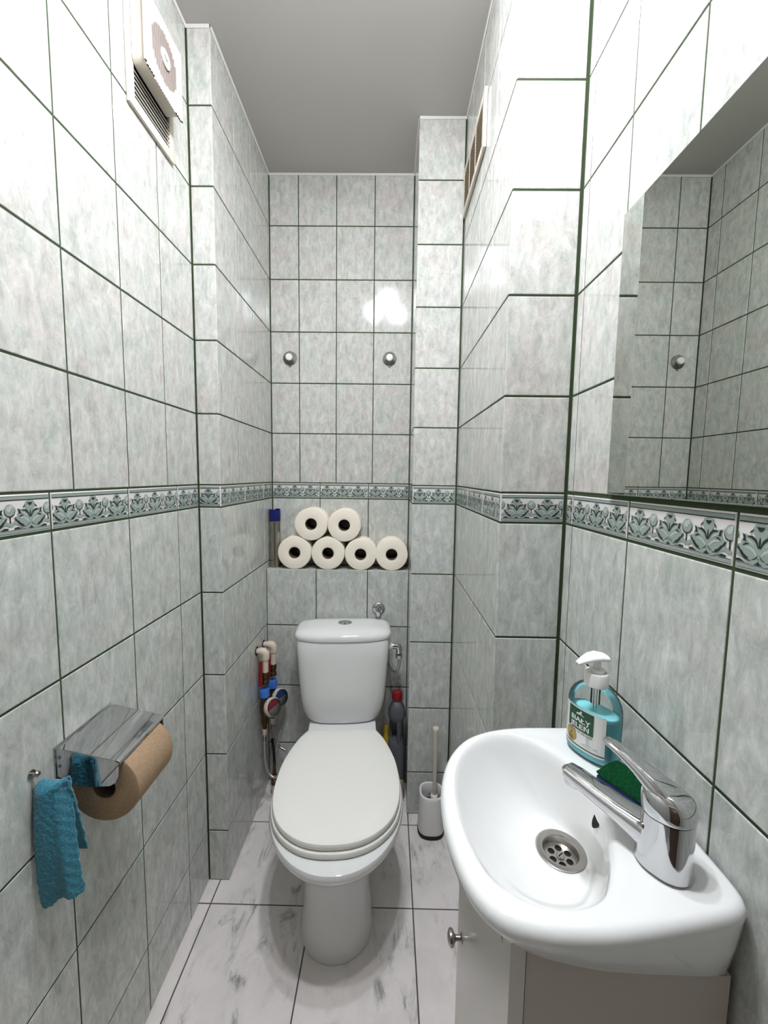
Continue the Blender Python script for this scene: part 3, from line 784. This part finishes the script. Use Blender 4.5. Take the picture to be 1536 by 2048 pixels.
mb.sweep(path, [(.0215, .008), (.0205, .0105), (.0168, .0088), (.0130, .0066), (.0102, .0050), (.0088, .0040), (.0068, .0032), (.003, .0015)], 28, power=2.4)
mb.build('lever', M['chrome'], tap)
mb = MB(); mb.lathe([(.0035, 0), (.0035, .0022), (.0022, .003)], frame(T(.018, -.0170, .040), -Sd * 1 + D * .4), 14); mb.build('set_screw', M['steel'], tap)

# ------------------------------------------------------------------ sponge on the deck
spg = thing('sponge', 'dark blue sponge with green scouring pad lying behind the tap', 'sponge', (.327, .495, .842))
SM = Matrix.Translation((.3270, .4950, .8425)) @ Matrix.Rotation(.50, 4, 'Z')
def pad(mb, hx, hy, z0, z1, wob, M_):
    R = []
    for ins, z in ((.003, z0), (0, z0 + .003), (0, z1 - .003), (.003, z1)):
        R.append([M_ @ (p + Vector((wob * math.sin(p.y * 160), wob * math.sin(p.x * 190 + 1), wob * math.sin(p.x * 120)))) for p in rrect(hx - ins, hy - ins, z, 64, 11)])
    mb.loft(R)
mb = MB(); pad(mb, .0240, .0390, 0, .0175, .0006, SM); mb.build('sponge_foam', M['foam'], spg)
mb = MB(); pad(mb, .0245, .0395, .0175, .0240, .0008, SM); mb.build('scouring_pad', M['pad'], spg)

# ------------------------------------------------------------------ soap dispenser
SX, SY = .3180, .5850
soap = thing('soap_dispenser', 'clear pump bottle of aqua liquid soap with green and white label on the washbasin', 'soap bottle', (SX, SY, .8425))
ang = math.atan2(-.86, .51)
SB = Matrix.Translation((SX, SY, .8425)) @ Matrix.Rotation(ang, 4, 'Z')
A, Bb = .0395, .0260
def es(k, z, n=48, p=2.25, a=A, b=Bb): return [SB @ v for v in rrect(a * k[0], b * k[1], z, n, p)]
prof = [((.86, .80), 0), ((.96, .95), .0025), ((1, 1), .008), ((1, 1), .072), ((.985, .98), .080), ((.93, .93), .089), ((.82, .84), .097), ((.66, .70), .1035), ((.46, .58), .1075), ((.36, .50), .109), ((.34, .50), .113)]
mb = MB(); mb.loft([es(k, z) for k, z in prof]); mb.build('bottle', M['clear'], soap)
mb = MB(); mb.loft([es((k[0] * .965, k[1] * .95), max(z, .0015) ) for k, z in prof if z < .02] + [es((.965, .95), .0665), es((.95, .93), .0670)]); mb.build('liquid', M['liquid'], soap)
# label wraps the broad face that looks out over the basin
def lab(u, v, d):
    """u across the broad face, v up: point on the bottle skin"""
    t = math.acos(max(-1, min(1, u / (A * 1.0)))); c, s = math.cos(t), math.sin(t); e = 2 / 2.25
    return SB @ Vector((A * math.copysign(abs(c) ** e, c) * 1.0 + 0, -(Bb * abs(s) ** e) - d, v))
def lpatch(mb, u0, u1, v0, v1, d, m=0, n=14):
    V = []
    for i in range(n + 1):
        u = u0 + (u1 - u0) * i / n
        V += [lab(u, v0, d), lab(u, v1, d)]
    mb.add(V, [(2 * i, 2 * i + 2, 2 * i + 3, 2 * i + 1) for i in range(n)], m)
def lpoly(mb, pts, d, m=0): mb.add([lab(u, v, d) for u, v in pts], [tuple(range(len(pts)))], m)
mb = MB(); LM = [M['lab_w'], M['lab_g'], M['lab_gold'], M['lab_d']]
lpatch(mb, -.0335, .0290, .012, .0755, .0003)
lpatch(mb, -.0250, .0135, .0405, .0735, .0006, 1)
lpatch(mb, -.0335, .0290, .0150, .0168, .0006, 1)
lpoly(mb, ell(-.0185, .0285, .0100, .0110, 28), .0006, 2)
lpoly(mb, ell(-.0185, .0285, .0088, .0097, 28), .0008, 2)
lpoly(mb, [(-.0205, .0305), (-.0180, .0325), (-.0158, .0305), (-.0180, .0287)], .0010, 3)
for k in range(3): lpoly(mb, [(-.0235, .0262 - .0022 * k), (-.0140, .0262 - .0022 * k), (-.0140, .0252 - .0022 * k), (-.0235, .0252 - .0022 * k)], .0010, 3)
# little white deer above the name
deer = [(-.0100, .0640), (-.0105, .0662), (-.0092, .0672), (-.0070, .0674), (-.0052, .0684), (-.0042, .0702), (-.0050, .0712), (-.0036, .0708), (-.0030, .0716), (-.0027, .0704), (-.0016, .0696), (-.0026, .0690), (-.0030, .0672), (-.0022, .0660), (.0006, .0648), (.0002, .0640), (-.0040, .0650), (-.0075, .0648)]
lpoly(mb, deer, .0008, 0)
for y in (.0690, .0675, .0660):
    lpoly(mb, [(-.022, y), (-.0125, y), (-.0125, y - .0006), (-.022, y - .0006)], .0008, 3); lpoly(mb, [(.003, y), (.0115, y), (.0115, y - .0006), (.003, y - .0006)], .0008, 3)
# splash drawing at the lower right
lpoly(mb, [(.004, .0380), (.0085, .0380), (.0080, .0260), (.0150, .0230), (.0200, .0260), (.0185, .0215), (.0230, .0190), (.0080, .0195), (-.002, .0215), (.0045, .0250)], .0006, 4)
LM.append(mat('pale splash print', (196, 200, 198), .4))
def text(mb, s, x, y, size, m, d, sx=1.0, bold=0):
    cu = bpy.data.curves.new('t', 'FONT'); cu.body = s; cu.size = size; cu.align_x = 'CENTER'; cu.offset = bold; cu.resolution_u = 3
    ob = bpy.data.objects.new('t', cu); COL.objects.link(ob)
    dg = bpy.context.evaluated_depsgraph_get(); dg.update()
    me = bpy.data.meshes.new_from_object(ob.evaluated_get(dg))
    V = [lab(x + v.co.x * sx, y + v.co.y, d) for v in me.vertices]
    mb.add(V, [tuple(p.vertices) for p in me.polygons], m)
    bpy.data.objects.remove(ob); bpy.data.curves.remove(cu); bpy.data.meshes.remove(me)
text(mb, 'BIAŁY', -.0056, .0535, .0102, 0, .0008, 1.10, .00025)
text(mb, 'JELEŃ', -.0056, .0435, .0102, 0, .0008, 1.10, .00025)
text(mb, 'MYDŁO W PŁYNIE', -.0060, .0358, .0046, 3, .0008, 1.0)
mb.build('label', LM, soap, smooth=False, recalc=False)
mb = MB(); FS = SB
mb.lathe([(.0155, .1085), (.0168, .110), (.0168, .128), (.0160, .1295), (.0125, .1295), (.0125, .127), (.011, .127), (.0105, .1335), (.0085, .1345), (.0055, .1345), (.0052, .150)], FS, 36)
pmp = mb.build('pump', M['wplast'], soap)
ND_ = Vector((-1, -.12, 0)).normalized()
def hp(f, z): return Vector((SX, SY, .8425 + z)) + ND_ * f
mb = MB(); mb.sweep([hp(-.0155, .1465), hp(-.011, .1515), hp(0, .1535), hp(.011, .1520), hp(.022, .1480), hp(.032, .1430)], [(.006, .003), (.0125, .0045), (.0140, .0050), (.0120, .0045), (.0085, .0038), (.0045, .0028)], 24, power=2.6)
mb.build('nozzle', M['wplast'], pmp)
mb = MB(); mb.tube([(SX, SY, .8425 + .010), (SX, SY, .8425 + .112)], .0026, 10); mb.lathe([(.0068, .080), (.0068, .109)], FS, 18); mb.build('dip_tube', M['clear'], soap)

# ------------------------------------------------------------------ vanity cabinet
cab = thing('vanity_cabinet', 'white vanity cabinet with glossy door and metal knob under the washbasin', 'cabinet', (.25, .515, 0))
x0, x1, y0, y1, zt = .150, .362, .3755, .632, .735
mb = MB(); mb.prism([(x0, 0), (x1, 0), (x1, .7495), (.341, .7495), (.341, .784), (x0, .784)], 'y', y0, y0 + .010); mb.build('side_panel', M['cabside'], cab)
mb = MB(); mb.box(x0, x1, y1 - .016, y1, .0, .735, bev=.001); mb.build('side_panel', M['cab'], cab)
mb = MB(); mb.box(x0, x1, y0 + .0165, y1 - .0165, .06, .076, bev=.001); mb.build('bottom_panel', M['cab'], cab)
mb = MB(); mb.box(x1 - .006, x1, y0 + .0165, y1 - .0165, .0765, .74); mb.build('back_panel', M['cab'], cab)
mb = MB(); mb.box(x0 + .03, x0 + .046, y0 + .0165, y1 - .0165, 0, .0595); mb.build('plinth', M['cab'], cab)
mb = MB(); mb.prism([(.3735, .072), (.640, .072), (.640, .748), (.400, .748), (.388, .798), (.3735, .798)], 'x', .1325, .1485); dor = mb.build('door', M['cab'], cab)
mb = MB(); mb.lathe([(.007, 0), (.0075, .0015), (.0045, .003), (.0042, .010), (.006, .012), (.0115, .015), (.0125, .018), (.0115, .021), (.006, .0235), (.001, .024)], frame((.1325, .6050, .494), (-1, 0, 0)), 28)
mb.build('knob', M['steel'], dor)

# ------------------------------------------------------------------ mirror
mir = thing('mirror', 'frameless rectangular wall mirror above the washbasin on the right wall', 'mirror', (XR, .36, 1.238))
my0, my1, mz0, mz1 = .055, .6755, 1.2372, 1.6765; mx = XR - .0075
mb = MB(); mb.box(mx, XR - .002, my0, my1, mz0, mz1, 0, bev=.0007, seg=1)
for i, f in enumerate(mb.f):
    if all(abs(mb.v[k][0] - mx) < 1e-5 for k in f): mb.m[i] = 1
mb.build('pane', [M['glassedge'], M['mirror']], mir, smooth=False)
mb = MB(); mb.box(XR - .0022, XR - .0003, my0 + .03, my1 - .03, mz0 + .03, mz1 - .03); mb.build('backing', M['black'], mir)
# ------------------------------------------------------------------ toilet roll holder with its brown roll
hol = thing('toilet_roll_holder', 'chrome covered toilet roll holder screwed to the left wall', 'toilet roll holder', (XL, .678, .775))
hy0, hy1 = .6130, .7420
mb = MB(); mb.box(XL + .0004, XL + .0022, hy0 - .003, hy1 + .003, .748, .812, bev=.0006); mb.build('back_plate', M['chrome'], hol)
top = [(XL + .0022, .8075), (XL + .012, .8085), (-.442, .7900), (-.4365, .7878), (-.4350, .7845)]
mb = MB(); th = .0011
pl = [(x, z) for x, z in top] + [(x - .0006, z - th) for x, z in top[::-1]]
mb.prism(pl, 'y', hy0, hy1)
chk = [(XL + .0022, .8070), (XL + .012, .8078), (-.442, .7890), (-.4370, .7862), (-.4385, .7640), (-.4440, .7520), (-.4540, .7460), (-.4900, .7435), (-.5150, .7475), (-.5300, .7560), (XL + .0022, .7620)]
mb.prism(chk, 'y', hy0 - .0011, hy0); mb.prism(chk, 'y', hy1, hy1 + .0011)
mb.build('cover', M['chrome'], hol, ang=25)
mb = MB(); mb.tube([(-.4720, hy0 + .0002, .7470), (-.4720, hy1 - .0002, .7470)], .0035, 12); mb.build('rod', M['steel'], hol)
for dy, z in ((-.0018, .772), (-.0018, .757)):
    mb = MB(); mb.sphere((XL + .0075, hy0 - .0015, z + .022), .003, n=10, sc=(1, .5, 1)); mb.build('rivet', M['steel'], hol)
rl = roll_mesh('paper_roll', M['kraft'], M['card'], (-.4720, .6225, .7330 - .0600), .0600, .108, .0195, 'brown recycled paper roll hanging in the chrome holder on the left wall', None)
rl['category'] = 'toilet roll'

# ------------------------------------------------------------------ screw and cloth on the left wall
scr = thing('wall_screw', 'small metal screw with washer in the left wall above the teal cloth', 'screw', (XL, .569, .7985))
mb = MB(); mb.lathe([(.0068, .0003), (.0068, .0016), (.004, .002)], frame((XL, .569, .7985), (1, 0, 0)), 24); mb.build('washer', M['steel'], scr)
mb = MB(); mb.lathe([(.0030, .0015), (.0030, .008), (.0046, .009), (.0046, .0105), (.003, .0125), (.0005, .013)], frame((XL, .569, .7985), (1, 0, .1)), 20); mb.build('screw_head', M['steel'], scr)
peg = thing('wall_peg', 'small metal peg inside the fold of the hanging teal cloth', 'peg', (XL, .578, .772))
mb = MB(); mb.lathe([(.0035, .0003), (.0035, .026), (.0042, .027), (.003, .028)], frame((XL, .5785, .7725), (1, 0, 0)), 16); mb.build('peg_pin', M['steel'], peg)
NT, NS = 22, 64
def clothpt(s, t):
    """s 0..1 along the strip (front hem, over the peg, back hem), t from the wall outwards"""
    zt = .7730
    if s < .55:                                # front layer, nearest the camera, the longer one
        q = 1 - s / .55                        # 0 at the fold, 1 at the hem
        x = XL + .006 + .003 * q + t * (.038 + .018 * q)
        y = .5675 - .004 * math.sin(t * 5 + q * 2.4) - .005 * math.sin(q * 2.6)
        if t > .74: y += (t - .74) * .075
        z = zt - q * (.192 + .004 * math.sin(t * 9)) + q * .016 * t
    elif s < .66:                              # over the peg
        q = (s - .55) / .11; a = PI * q
        x = XL + .006 + t * .038 + .002 * q; y = .5765 - .0095 * math.cos(a); z = zt + .0095 * math.sin(a) - .003 * math.sin(t * PI) * math.sin(a)
        if t > .74: y += (t - .74) * .075 * (1 - q)
    else:                                      # back layer, shorter and swung outwards
        q = (s - .66) / .34; z = zt - q * (.118 + .012 * t)
        x = XL + .008 + t * (.040 + .008 * q); y = .5860 + .004 * math.sin(t * 6 + q * 2) + .012 * q
    return Vector((x, y, z))
V = []; F = []
for i in range(NS + 1):
    for j in range(NT + 1):
        p = clothpt(i / NS, j / NT)
        p += Vector((.0009 * math.sin(i * 1.9 + j * 1.3), .0012 * math.sin(i * 1.1) * (j in (0, NT)), .0016 * math.sin(j * 2.3) * (i in (0, NS))))
        p.x = max(p.x, XL + .0045); V.append(p)
for i in range(NS):
    for j in range(NT):
        a = i * (NT + 1) + j; F.append((a, a + 1, a + NT + 2, a + NT + 1))
mb = MB(); mb.add(V, F); cl = mb.build('cleaning_cloth', M['teal'], None, ang=180)
md = cl.modifiers.new('thick', 'SOLIDIFY'); md.thickness = .0042; md.offset = 0
sb = cl.modifiers.new('sub', 'SUBSURF'); sb.levels = 1; sb.render_levels = 2
tx = bpy.data.textures.new('terry', 'CLOUDS'); tx.noise_scale = .0035; tx.noise_depth = 2
dm = cl.modifiers.new('terry', 'DISPLACE'); dm.texture = tx; dm.strength = .0022; dm.mid_level = .5; dm.texture_coords = 'LOCAL'
tag(cl, 'teal terry cloth folded over and hanging on the left wall beside the roll holder', 'cloth')

# ------------------------------------------------------------------ toilet brush
bh = thing('brush_holder', 'white tumbler with black base holding the toilet brush by the right pilaster', 'brush holder', (.166, 1.334, 0))
BM = Matrix.Translation((.166, 1.334, 0))
mb = MB(); R = [rrect(h, h, z, 48, 2.7) for h, z in ((.0455, .0005), (.0472, .002), (.0470, .012), (.0460, .0145))]; R = [[Vector((p.x, p.y, p.z)) for p in q] for q in R]; mb.loft(xf(R, BM)); mb.build('base', M['black'], bh)
mb = MB(); R = [rrect(h, h, z, 48, 2.7) for h, z in ((.0455, .0145), (.0462, .017), (.0452, .08), (.0435, .140), (.0425, .1475), (.0400, .150), (.0360, .149), (.0340, .144), (.0335, .12), (.0335, .03))]
mb.loft(xf(R, BM)); mb.build('tumbler', M['wplast'], bh)
br = thing('toilet_brush', 'toilet brush with white stick handle standing in the white tumbler', 'toilet brush', (.170, 1.330, .032))
mb = MB(); mb.lathe([(.0045, .06), (.0048, .118), (.0065, .132), (.0068, .16), (.0082, .26), (.0108, .372), (.0114, .380), (.0114, .3835), (.0100, .387), (.0005, .3875)], Matrix.Translation((.1760, 1.330, 0)), 28); mb.build('handle', M['cream'], br)
mb = MB(); mb.lathe([(.006, .124), (.0125, .126), (.0135, .131), (.012, .135), (.007, .139)], Matrix.Translation((.1758, 1.330, 0)), 28); mb.build('collar', M['wplast'], br)
mb = MB(); mb.lathe([(.006, .032), (.012, .034), (.014, .06), (.014, .114), (.006, .124)], Matrix.Translation((.1745, 1.330, 0)), 20)
for i in range(420):
    a = random.uniform(0, 2 * PI); z = random.uniform(.04, .122); r1 = random.uniform(.020, .029)
    d = Vector((math.cos(a), math.sin(a), 0)); p = Vector((.1745, 1.330, z)); e = p + d * r1 + Vector((0, 0, random.uniform(-.002, .012)))
    s = Vector((-d.y, d.x, 0)) * .0006
    mb.add([p + s, p - s, e - s * .6, e + s * .6, p + Vector((0, 0, .0012)), e + Vector((0, 0, .0008))], [(0, 1, 2, 3), (0, 3, 5, 4), (1, 4, 5, 2), (0, 4, 1), (2, 5, 3)])
mb.build('bristles', M['bristle'], br)

# ------------------------------------------------------------------ water meters on the left recess wall
def meter(yo, zo, xo, dial, label):
    t = thing('water_meter', label, 'water meter', (XL2, yo, zo), 0, 'water meters beside the toilet')
    L = lambda x, y, z: (XL2 + xo + x, yo + y, zo + z)
    mb = MB(); mb.tube([(XL2 + .0008, yo, zo)] + [L(*p) for p in ((.006, 0, 0), (.016, 0, 0), (.026, 0, -.001), (.033, 0, -.008), (.034, 0, -.018), (.033, 0, -.030))], [.0095, .0095, .0135, .0145, .0145, .0140, .0135], 20)
    mb.tube([L(.033, 0, -.028), L(.032, 0, -.080)], .0108, 18); mb.build('pipe_elbow', M['ppr'], t)
    mb = MB(); mb.lathe([(.015, .0003), (.017, .0012), (.015, .002)], frame((XL2, yo, zo), (1, 0, 0)) , 20); mb.build('wall_hole', M['hole'], t)
    mb = MB(); mb.lathe([(.013, -.125), (.0135, -.112), (.0105, -.110), (.0105, -.098), (.0135, -.096), (.0135, -.080), (.012, -.078)], Matrix.Translation(L(.031, 0, 0)), 8); mb.build('ball_valve', M['brass'], t)
    mb = MB(); mb.sweep([L(.019, -.012, -.034), L(.018, -.0135, -.07), L(.0165, -.0145, -.105), L(.0185, -.0145, -.128)], [(.007, .0022), (.008, .0025), (.008, .0025), (.008, .0025)], 12, up=Vector((-.3, -1, 0)))
    mb.lathe([(.004, 0), (.004, .0045)], frame(L(.0185, -.013, -.120), (-.2, -1, 0)), 6, 0); mb.build('valve_lever', M['reddark'], t)
    mb = MB(); mb.lathe([(.0165, -.174), (.0185, -.172), (.0185, -.146), (.0165, -.143), (.009, -.143)], Matrix.Translation(L(.028, 0, 0)), 12); mb.build('coupling_nut', M['bluep'], t)
    mb = MB(); mb.lathe([(.007, -.300), (.0085, -.292), (.0085, -.282), (.012, -.280), (.012, -.262), (.010, -.258), (.0135, -.245), (.0165, -.225), (.0165, -.205), (.0135, -.188), (.013, -.172)], Matrix.Translation(L(.027, 0, 0)), 20); mb.build('meter_body', M['brass'], t)
    ax = Vector((.82, -.50, .30)); Fm = frame(L(.058, -.012, -.208), ax)
    mb = MB(); mb.lathe([(.012, -.028), (.020, -.012), (.0325, -.006), (.0335, -.004), (.0335, .009), (.032, .011), (.029, .0112)], Fm, 40)
    case = mb.build('meter_case', M['cream'], t)
    for k in (0, 1, 2):
        a = 2.2 + k * 1.9; q = Fm @ Vector((.0334 * math.cos(a), .0334 * math.sin(a), .003)); nn = (Fm.to_3x3() @ Vector((math.cos(a), math.sin(a), 0)))
        mb = MB(); mb.lathe([(.0022, -.0005), (.0022, .0004)], frame(q, nn), 10); mb.build('slot', M['hole'], case)
    mb = MB(); n = 40
    for mi, (a0, a1) in enumerate(((.15, PI + .15), (PI + .15, 2 * PI + .15))):
        pts = [Fm @ Vector((.0285 * math.cos(a0 + (a1 - a0) * k / 20), .0285 * math.sin(a0 + (a1 - a0) * k / 20), .0118)) for k in range(21)]
        mb.add(pts, [tuple(range(21))], mi)
    mb.build('dial', [M[dial], M['dialgrey']], case, smooth=False)
    mb = MB(); mb.lathe([(.0292, .0112), (.0292, .016), (.026, .0195), (.016, .0215), (.001, .0225)], Fm, 40); mb.build('glass', M['clear'], case)
    mb = MB(); mb.lathe([(.0062, -.326), (.0078, -.324), (.0078, -.304), (.0062, -.300)], Matrix.Translation(L(.026, 0, 0)), 14); mb.build('hose_collar', M['ppr'], t)
    return L
La = meter(1.418, .6130, 0, 'dialred', 'water meter with red dial and blue nut, the nearer one on the left recess wall')
Lb = meter(1.498, .6050, .006, 'dialblue', 'water meter with blue dial and blue nut, the farther one beside the ledge')
ho = thing('water_hose', 'braided steel hose looping from the nearer water meter towards the toilet', 'hose', La(.026, 0, -.33))
mb = MB(); mb.tube([La(.026, 0, -.322), La(.0255, -.001, -.36), La(.028, -.004, -.42), La(.040, -.010, -.465), La(.062, -.016, -.482), La(.085, -.016, -.470), La(.105, -.01, -.44), La(.13, .0, -.40)], .0052, 12, smooth=6); mb.build('braid', M['hose'], ho)
mb = MB(); mb.lathe([(.0055, -.352), (.0065, -.350), (.0065, -.328), (.005, -.3265)], Matrix.Translation(La(.026, 0, 0)), 14); mb.build('ferrule', M['steel'], ho)
hb = thing('water_hose', 'braided steel hose coiled under the farther water meter', 'hose', Lb(.026, 0, -.33))
pp = [Lb(.026, 0, -.328), Lb(.030, -.006, -.36), Lb(.046, -.014, -.385), Lb(.060, -.020, -.375), Lb(.064, -.022, -.34), Lb(.058, -.024, -.355), Lb(.044, -.026, -.415), Lb(.032, -.020, -.440), Lb(.026, -.006, -.42), Lb(.030, .010, -.405), Lb(.050, .012, -.43), Lb(.075, .006, -.44)]
mb = MB(); mb.tube(pp, .0050, 12, smooth=6); mb.build('braid', M['hose'], hb)
mb = MB(); mb.lathe([(.0055, -.350), (.0065, -.348), (.0065, -.3285), (.005, -.3275)], Matrix.Translation(Lb(.026, 0, 0)), 14); mb.build('ferrule', M['steel'], hb)
sp = thing('floor_pipe', 'dark supply pipe rising from the floor under the water meters', 'pipe', (-.432, 1.462, 0))
mb = MB(); mb.tube([(-.432, 1.462, .0008), (-.432, 1.462, .055)], .0105, 14); mb.build('pipe_stub', M['ppr'], sp)
mb = MB(); mb.lathe([(.012, .056), (.0135, .058), (.0135, .075), (.0105, .078), (.0105, .092), (.008, .096), (.006, .12), (.006, .15)], Matrix.Translation((-.432, 1.462, 0)), 10); mb.build('brass_fitting', M['brass'], sp)
mb = MB(); mb.tube([(-.432, 1.462, .145), (-.434, 1.463, .19), (-.440, 1.464, .24)], .0050, 10, smooth=4); mb.build('riser', M['black'], sp)

# ------------------------------------------------------------------ bottles and cloth between the toilet and the pilaster
rag = thing('floor_rag', 'bunched beige floor cloth wedged under the grey bottle beside the toilet', 'cloth', (.050, 1.468, 0))
mb = MB(); R = []
for k, z in enumerate((.001, .02, .045, .07, .088, .093)):
    ring = []
    for j in range(48):
        a = 2 * PI * j / 48; w = 1 + .10 * math.sin(9 * a + k * .5) + .05 * math.sin(4 * a + k)
        f = (1.0, 1.02, .98, .93, .86, .80)[k]
        ring.append(Vector((.050 + .0245 * f * w * math.cos(a), 1.468 + .040 * f * w * math.sin(a), z + .0006 * math.sin(5 * a))))
    R.append(ring)
mb.loft(R); mb.build('folds', M['rag'], rag)
gb = thing('detergent_bottle', 'grey detergent bottle with red cap standing beside the cistern', 'bottle', (.050, 1.485, .0945))
GM = Matrix.Translation((.0430, 1.485, .0945)) @ Matrix.Scale(1.32, 4, (1, 0, 0))
mb = MB(); R = [rrect(hx, hy, z, 40, 4, cx=cx) for hx, hy, z, cx in ((.022, .034, 0, 0), (.0245, .0365, .003, 0), (.0250, .037, .02, 0), (.0250, .037, .105, 0), (.024, .036, .125, 0), (.0205, .034, .145, -.003), (.016, .03, .15, -.006))]
mb.loft(xf(R, GM))
R = [rrect(hx, hy, z, 40, 3.4, cx=0) for hx, hy, z in ((.015, .025, .222), (.0225, .033, .232), (.0255, .036, .248), (.0235, .033, .268), (.017, .024, .287), (.0125, .0145, .296), (.0115, .0115, .300), (.0115, .0115, .306))]
mb.loft(xf(R, GM)); mb.sweep([GM @ Vector((-.013, .012, .13)), GM @ Vector((-.017, .014, .19)), GM @ Vector((-.016, .012, .24))], (.006, .018), 20, up=Vector((0, 1, 0)))
mb.build('bottle', M['greyb'], gb)
mb = MB(); mb.sweep([GM @ Vector((.007, -.026, .100)), GM @ Vector((.0065, -.028, .15)), GM @ Vector((.0065, -.028, .20)), GM @ Vector((.006, -.021, .245))], [(.0085, .007), (.0085, .007), (.0085, .007), (.013, .009)], 20, up=Vector((0, -1, 0))); mb.build('handle', M['greyb'], gb)
mb = MB(); mb.lathe([(.0140, .305), (.0148, .306), (.0148, .324), (.0140, .334), (.010, .339), (.001, .340)], GM, 28); mb.build('cap', M['redp'], gb)
mb = MB(); mb.box(.016, .034, 1.4466, 1.4476, .115, .190, 0); mb.box(.016, .034, 1.4464, 1.4476, .190, .198, 1); mb.build('label', [M['lab_w'], M['navy']], gb)
yb_ = thing('cleaner_bottle', 'yellow cleaner bottle half hidden behind the toilet lid', 'bottle', (.003, 1.512, 0))
YM = Matrix.Translation((.001, 1.5150, 0))
mb = MB(); R = [rrect(hx, hy, z, 32, 3) for hx, hy, z in ((.018, .022, .001), (.020, .024, .006), (.020, .024, .18), (.017, .02, .212), (.010, .012, .238), (.009, .009, .250))]; mb.loft(xf(R, YM)); mb.build('bottle', M['yellow'], yb_)
mb = MB(); mb.lathe([(.0105, .250), (.0105, .266), (.009, .269), (.001, .2695)], YM, 20); mb.build('cap', M['yellow'], yb_)
# ------------------------------------------------------------------ ceiling lamp (just out of the frame, lights the room)
LX, LY = -.03, .55
lamp = thing('ceiling_lamp', 'oval white ceiling lamp plate with three flat frosted bulbs', 'lamp', (LX, LY, CE))
FL = frame((LX, LY, CE), (0, 0, -1))
mb = MB(); mb.lathe([(.255, .0005), (.258, .004), (.255, .030), (.248, .034), (.02, .036)], FL @ Matrix.Scale(.62, 4, (0, 1, 0) if abs((FL.to_3x3() @ Vector((0, 1, 0))).x) > .5 else (1, 0, 0)), 56)
mb.build('lamp_plate', M['wplast'], lamp)
for bx, by in ((-.12, .47), (-.02, .69), (.04, .44)):
    Fb = frame((bx, by, CE - .0365), (0, 0, -1))
    mb = MB(); mb.lathe([(.036, 0), (.038, .004), (.036, .012), (.0325, .013), (.0325, .004)], Fb, 28, cap1=False); mb.build('bulb_ring', M['chrome'], lamp)
    mb = MB(); mb.lathe([(.0322, .0035), (.0322, .014), (.029, .022), (.019, .028), (.001, .031)], Fb, 24); mb.build('bulb', M['bulb'], lamp)

# ------------------------------------------------------------------ camera
F, PITCH, YAW, ROLL, CH = 800.84, .0895, .0117, .0131, 1.2615
cy, sy, cp, sp, cr, sr = math.cos(YAW), math.sin(YAW), math.cos(PITCH), math.sin(PITCH), math.cos(ROLL), math.sin(ROLL)
r0 = Vector((cy, sy, 0)); f0 = Vector((-sy, cy, 0)); Z = Vector((0, 0, 1))
fwd = f0 * cp - Z * sp; u0 = Z * cp + f0 * sp
Rr = r0 * cr + u0 * sr; Ru = u0 * cr - r0 * sr
cam = bpy.data.cameras.new('camera'); co = bpy.data.objects.new('camera', cam); COL.objects.link(co)
mw = Matrix((Rr, Ru, -fwd)).transposed().to_4x4(); mw.translation = (0, 0, CH)
co.matrix_world = mw
cam.sensor_fit = 'AUTO'; cam.sensor_width = 36; cam.lens = 36 * F / 2048; cam.clip_start = .01
SC.camera = co
w = bpy.data.worlds.new('world'); SC.world = w; w.use_nodes = True
w.node_tree.nodes['Background'].inputs[0].default_value = (.02, .02, .02, 1)
vs = SC.view_settings; vs.view_transform = 'Standard'; vs.look = 'None'; vs.gamma = 1; vs.use_curve_mapping = False
vs.exposure = -0.38
